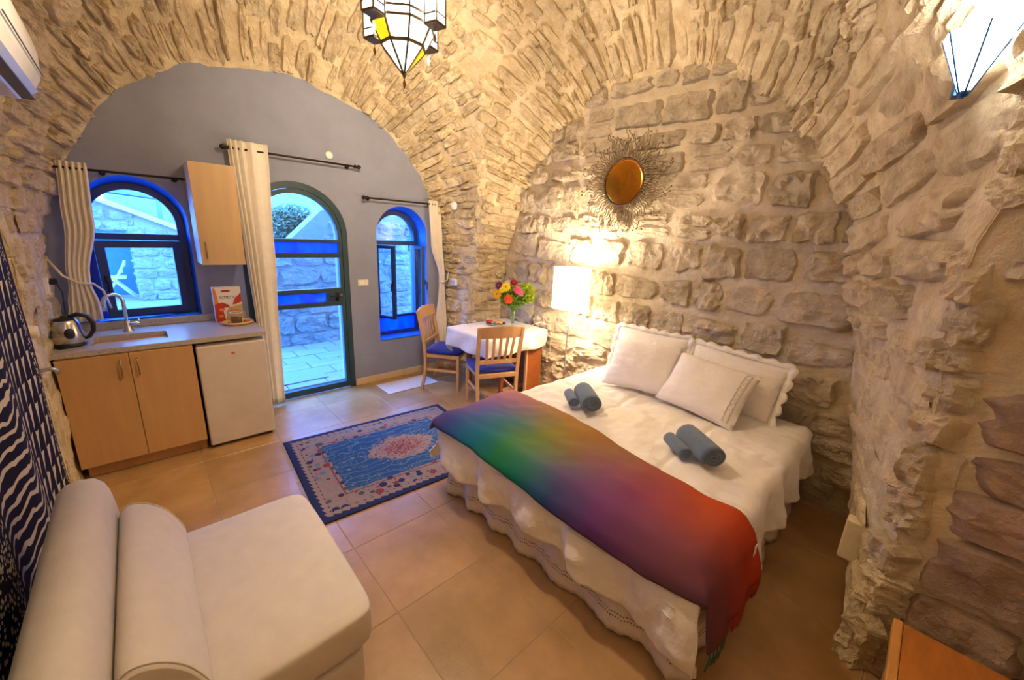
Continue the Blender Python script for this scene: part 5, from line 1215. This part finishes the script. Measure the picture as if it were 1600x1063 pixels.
def pane_frame(A, B, n_, mats, tag_='pane', bar=.0045):
    for i in range(n_):
        j_ = (i+1) % n_; c_ = (A[i]+A[j_]+B[i]+B[j_])/4; bm = bmesh.new(); out_ = (c_-Vector((LX, LY, c_.z))).normalized()*.0018
        vs0 = [bm.verts.new(c_+(p-c_)*.96+out_*k_) for k_ in (0, 1) for p in ((A[i], A[j_], B[j_], B[i]) if (A[i]-A[j_]).length > 1e-6 else (A[i], B[j_], B[i]))]; h_ = len(vs0)//2
        bm.faces.new(vs0[:h_]); bm.faces.new(vs0[h_:][::-1])
        for e in range(h_): bm.faces.new((vs0[e], vs0[(e+1) % h_], vs0[h_+(e+1) % h_], vs0[h_+e]))
        bmesh.ops.recalc_face_normals(bm, faces=bm.faces[:]); mesh_obj(tag_, bm, mats[i % len(mats)], la)
    bm = bmesh.new()
    for i in range(n_):
        for P3 in (A, B):
            if (P3[i]-P3[(i+1) % n_]).length > 1e-6: tube(bm, [P3[i], P3[(i+1) % n_]], bar, 5)
        tube(bm, [A[i], B[i]], bar, 5)
    return mesh_obj('cage', bm, M_lm, la)
a8 = pi/8+.1
pane_frame(ngon(8, .010, 2.505, a8), ngon(8, .108, 2.615, a8), 8, [L_w, L_y, L_w, L_w, L_b, L_w, L_y, L_w], bar=.006)
pane_frame(ngon(8, .108, 2.622, a8), ngon(8, .152, 2.70, a8), 8, [L_w, L_w, L_w, L_y, L_w, L_w, L_w, L_y], bar=.0065)
pane_frame(ngon(8, .152, 2.705, a8), ngon(8, .152, 2.735, a8), 8, [L_w, L_b], tag_='fretwork_strip', bar=.004)
pane_frame(ngon(8, .150, 2.74, a8), ngon(8, .150, 3.06, a8), 8, [L_w, L_w, L_y, L_w], bar=.005)
pane_frame(ngon(8, .150, 3.065, a8), ngon(8, .06, 3.20, a8), 8, [L_w, L_y], bar=.005)
for i in range(4):   # projecting corner boxes with glass drops
    a = .35+i*pi/2; c_ = Vector((LX+.195*cos(a), LY+.195*sin(a), 0)); bm = bmesh.new(); sq = [(c_.x+.05*cos(a+pi/4+k_*pi/2), c_.y+.05*sin(a+pi/4+k_*pi/2)) for k_ in range(4)]
    for k_ in range(4):
        (xa, ya), (xb, yb) = sq[k_], sq[(k_+1) % 4]; b2 = bmesh.new(); vs_ = [b2.verts.new(p) for p in ((xa, ya, 2.69), (xb, yb, 2.69), (xb, yb, 3.05), (xa, ya, 3.05))]; b2.faces.new(vs_); o = mesh_obj('side_pane', b2, (L_b, L_w)[k_ % 2], la); md = o.modifiers.new('thickness', 'SOLIDIFY'); md.thickness = .002
        tube(bm, [(xa, ya, 2.68), (xa, ya, 3.06)], .005, 5)
        for zz in (2.685, 2.72, 3.05): tube(bm, [(xa, ya, zz), (xb, yb, zz)], .004, 5)
    prism(bm, sq, lambda u, v, t: (u, v, t), 2.676, 2.682); bmesh.ops.recalc_face_normals(bm, faces=bm.faces[:]); mesh_obj('corner_cage', bm, M_lm, la)
    bm = bmesh.new(); lathe(bm, [(0, -.05), (.009, -.025), (0, 0)], 4, (c_.x, c_.y, 2.655)); mesh_obj('glass_drop', bm, (L_w, L_a)[i % 2], la); mk_tube('drop_link', M_lm, la, [(c_.x, c_.y, 2.68), (c_.x, c_.y, 2.653)], .0015, 4)
bm = lathe(bmesh.new(), [(0, -.028), (.006, -.02), (.014, .012), (.012, .016), (0, .018)], 10, (LX, LY, 2.505)); mesh_obj('finial', bm, M_lm, la, True)
bm = lathe(bmesh.new(), [(0, -.055), (.010, -.028), (0, 0)], 4, (LX, LY, 2.486)); mesh_obj('glass_drop', bm, L_a, la)
mk_lathe('cap', M_lm, la, [(.062, 0), (.05, .03), (.02, .06), (0, .07)], 16, (LX, LY, 3.2))
for i in range(14): bm = tube(bmesh.new(), [(LX+(.012*cos(2*pi*k_/10) if i % 2 else 0), LY+(0 if i % 2 else .012*cos(2*pi*k_/10)), 3.285+i*.058+.034*sin(2*pi*k_/10)) for k_ in range(10)], .0025, 4, closed=True); mesh_obj('chain_link', bm, M_lm, la, True)
rebase(la, (LX, LY, LZ))
point('lantern_light', (LX, LY, 2.86), 265, WARM, .06)
# ------------------------------------------------------------------ wall sconces
def sconce(loc, ry, label, power, sc_=1.0):
    """tapered glass uplighter with metal ribs; local +x points out of the wall"""
    s_ = empty('wall_sconce'); tag(s_, label, 'wall lamp', 'tapered wall lamps'); R0, R1, H = .02, .125, .235; n_ = 6
    M_sg = mat('lit_frosted_glass', (.95, .97, 1.0), .5, .02, 10, emit=(1.0, .95, .88), estr=14.0); M_rib = plain('blue_steel_rib', (.02, .10, .30), .35, metal=.6)
    A = [(R0*cos(2*pi*i/n_), R0*sin(2*pi*i/n_), 0) for i in range(n_)]; B = [(R1*cos(2*pi*i/n_), R1*sin(2*pi*i/n_), H) for i in range(n_)]
    off = Vector((.12, 0, 0))
    for i in range(n_):
        j_ = (i+1) % n_; bm = bmesh.new(); bm.faces.new([bm.verts.new(Vector(p)+off) for p in (A[i], A[j_], B[j_], B[i])]); o = mesh_obj('glass_panel', bm, M_sg, s_); md = o.modifiers.new('thickness', 'SOLIDIFY'); md.thickness = .002
        mk_tube('rib', M_rib, s_, [Vector(A[i])+off, Vector(B[i])+off], .004, 5)
    mk_lathe('cup', M_rib, s_, [(0, -.02), (.015, -.014), (.025, .004), (0, .006)], 12, off); mk_tube('arm', M_rib, s_, [(-.03, 0, .06), (.05, 0, .0), (.12, 0, -.015)], .007, 6); mk_box('wall_plate', M_rib, s_, -.06, .006, -.02, .02, .02, .10, .004)
    s_.location = loc; s_.rotation_euler.z = ry; s_.scale = (sc_, sc_, sc_)
    M = Matrix.Translation(loc) @ Matrix.Rotation(ry, 4, 'Z') @ Matrix.Scale(sc_, 4); point('sconce_light', M @ Vector((.12, 0, .20)), power, (1.0, .90, .78), .05)
    return s_
sconce((1.965, .084, 2.209), radians(190), 'glowing tapered glass wall lamp on the right pier', 36, .68)
sconce((-.44, -.9, 2.0), 0.0, 'unseen tapered wall lamp added behind the viewpoint as fill light', 36)  # unseen lamp added behind the camera to brighten the room
# ------------------------------------------------------------------ wooden bench and wall blocks at the right
wb = empty('wooden_chest'); tag(wb, 'reddish wooden chest standing in the opening at the lower right', 'chest'); M_oak = mat('honey_oak', (.42, .15, .03), .4, .15, 4, stretch=(2, 9, 2)); M_oak2 = mat('pale_oak_edge', (.55, .26, .07), .4, .12, 4, stretch=(2, 9, 2))
mk_box('lid', M_oak, wb, 1.30, 1.835, -.95, -.185, .425, .45, .003); mk_box('edge_board', M_oak2, wb, 1.30, 1.84, -.184, -.158, .415, .452, .004); mk_box('front_panel', M_oak, wb, 1.33, 1.35, -.93, -.20, .02, .424, .003); mk_box('side_panel', M_oak, wb, 1.351, 1.80, -.215, -.198, .02, .424, .003); mk_box('corner_post', M_oak2, wb, 1.80, 1.835, -.215, -.18, 0, .414, .004); mk_box('back_panel', M_oak, wb, 1.80, 1.82, -.93, -.22, .02, .424, .003); rebase(wb, (1.57, -.55, 0))
tag(mk_box('junction_box', mat('pale_block', (.72, .62, .46), .9, .08, 10, .3, 30), None, 2.40, 2.47, -.035, .05, .23, .45, .008), 'pale rectangular box fixed low on the right pier', 'box')
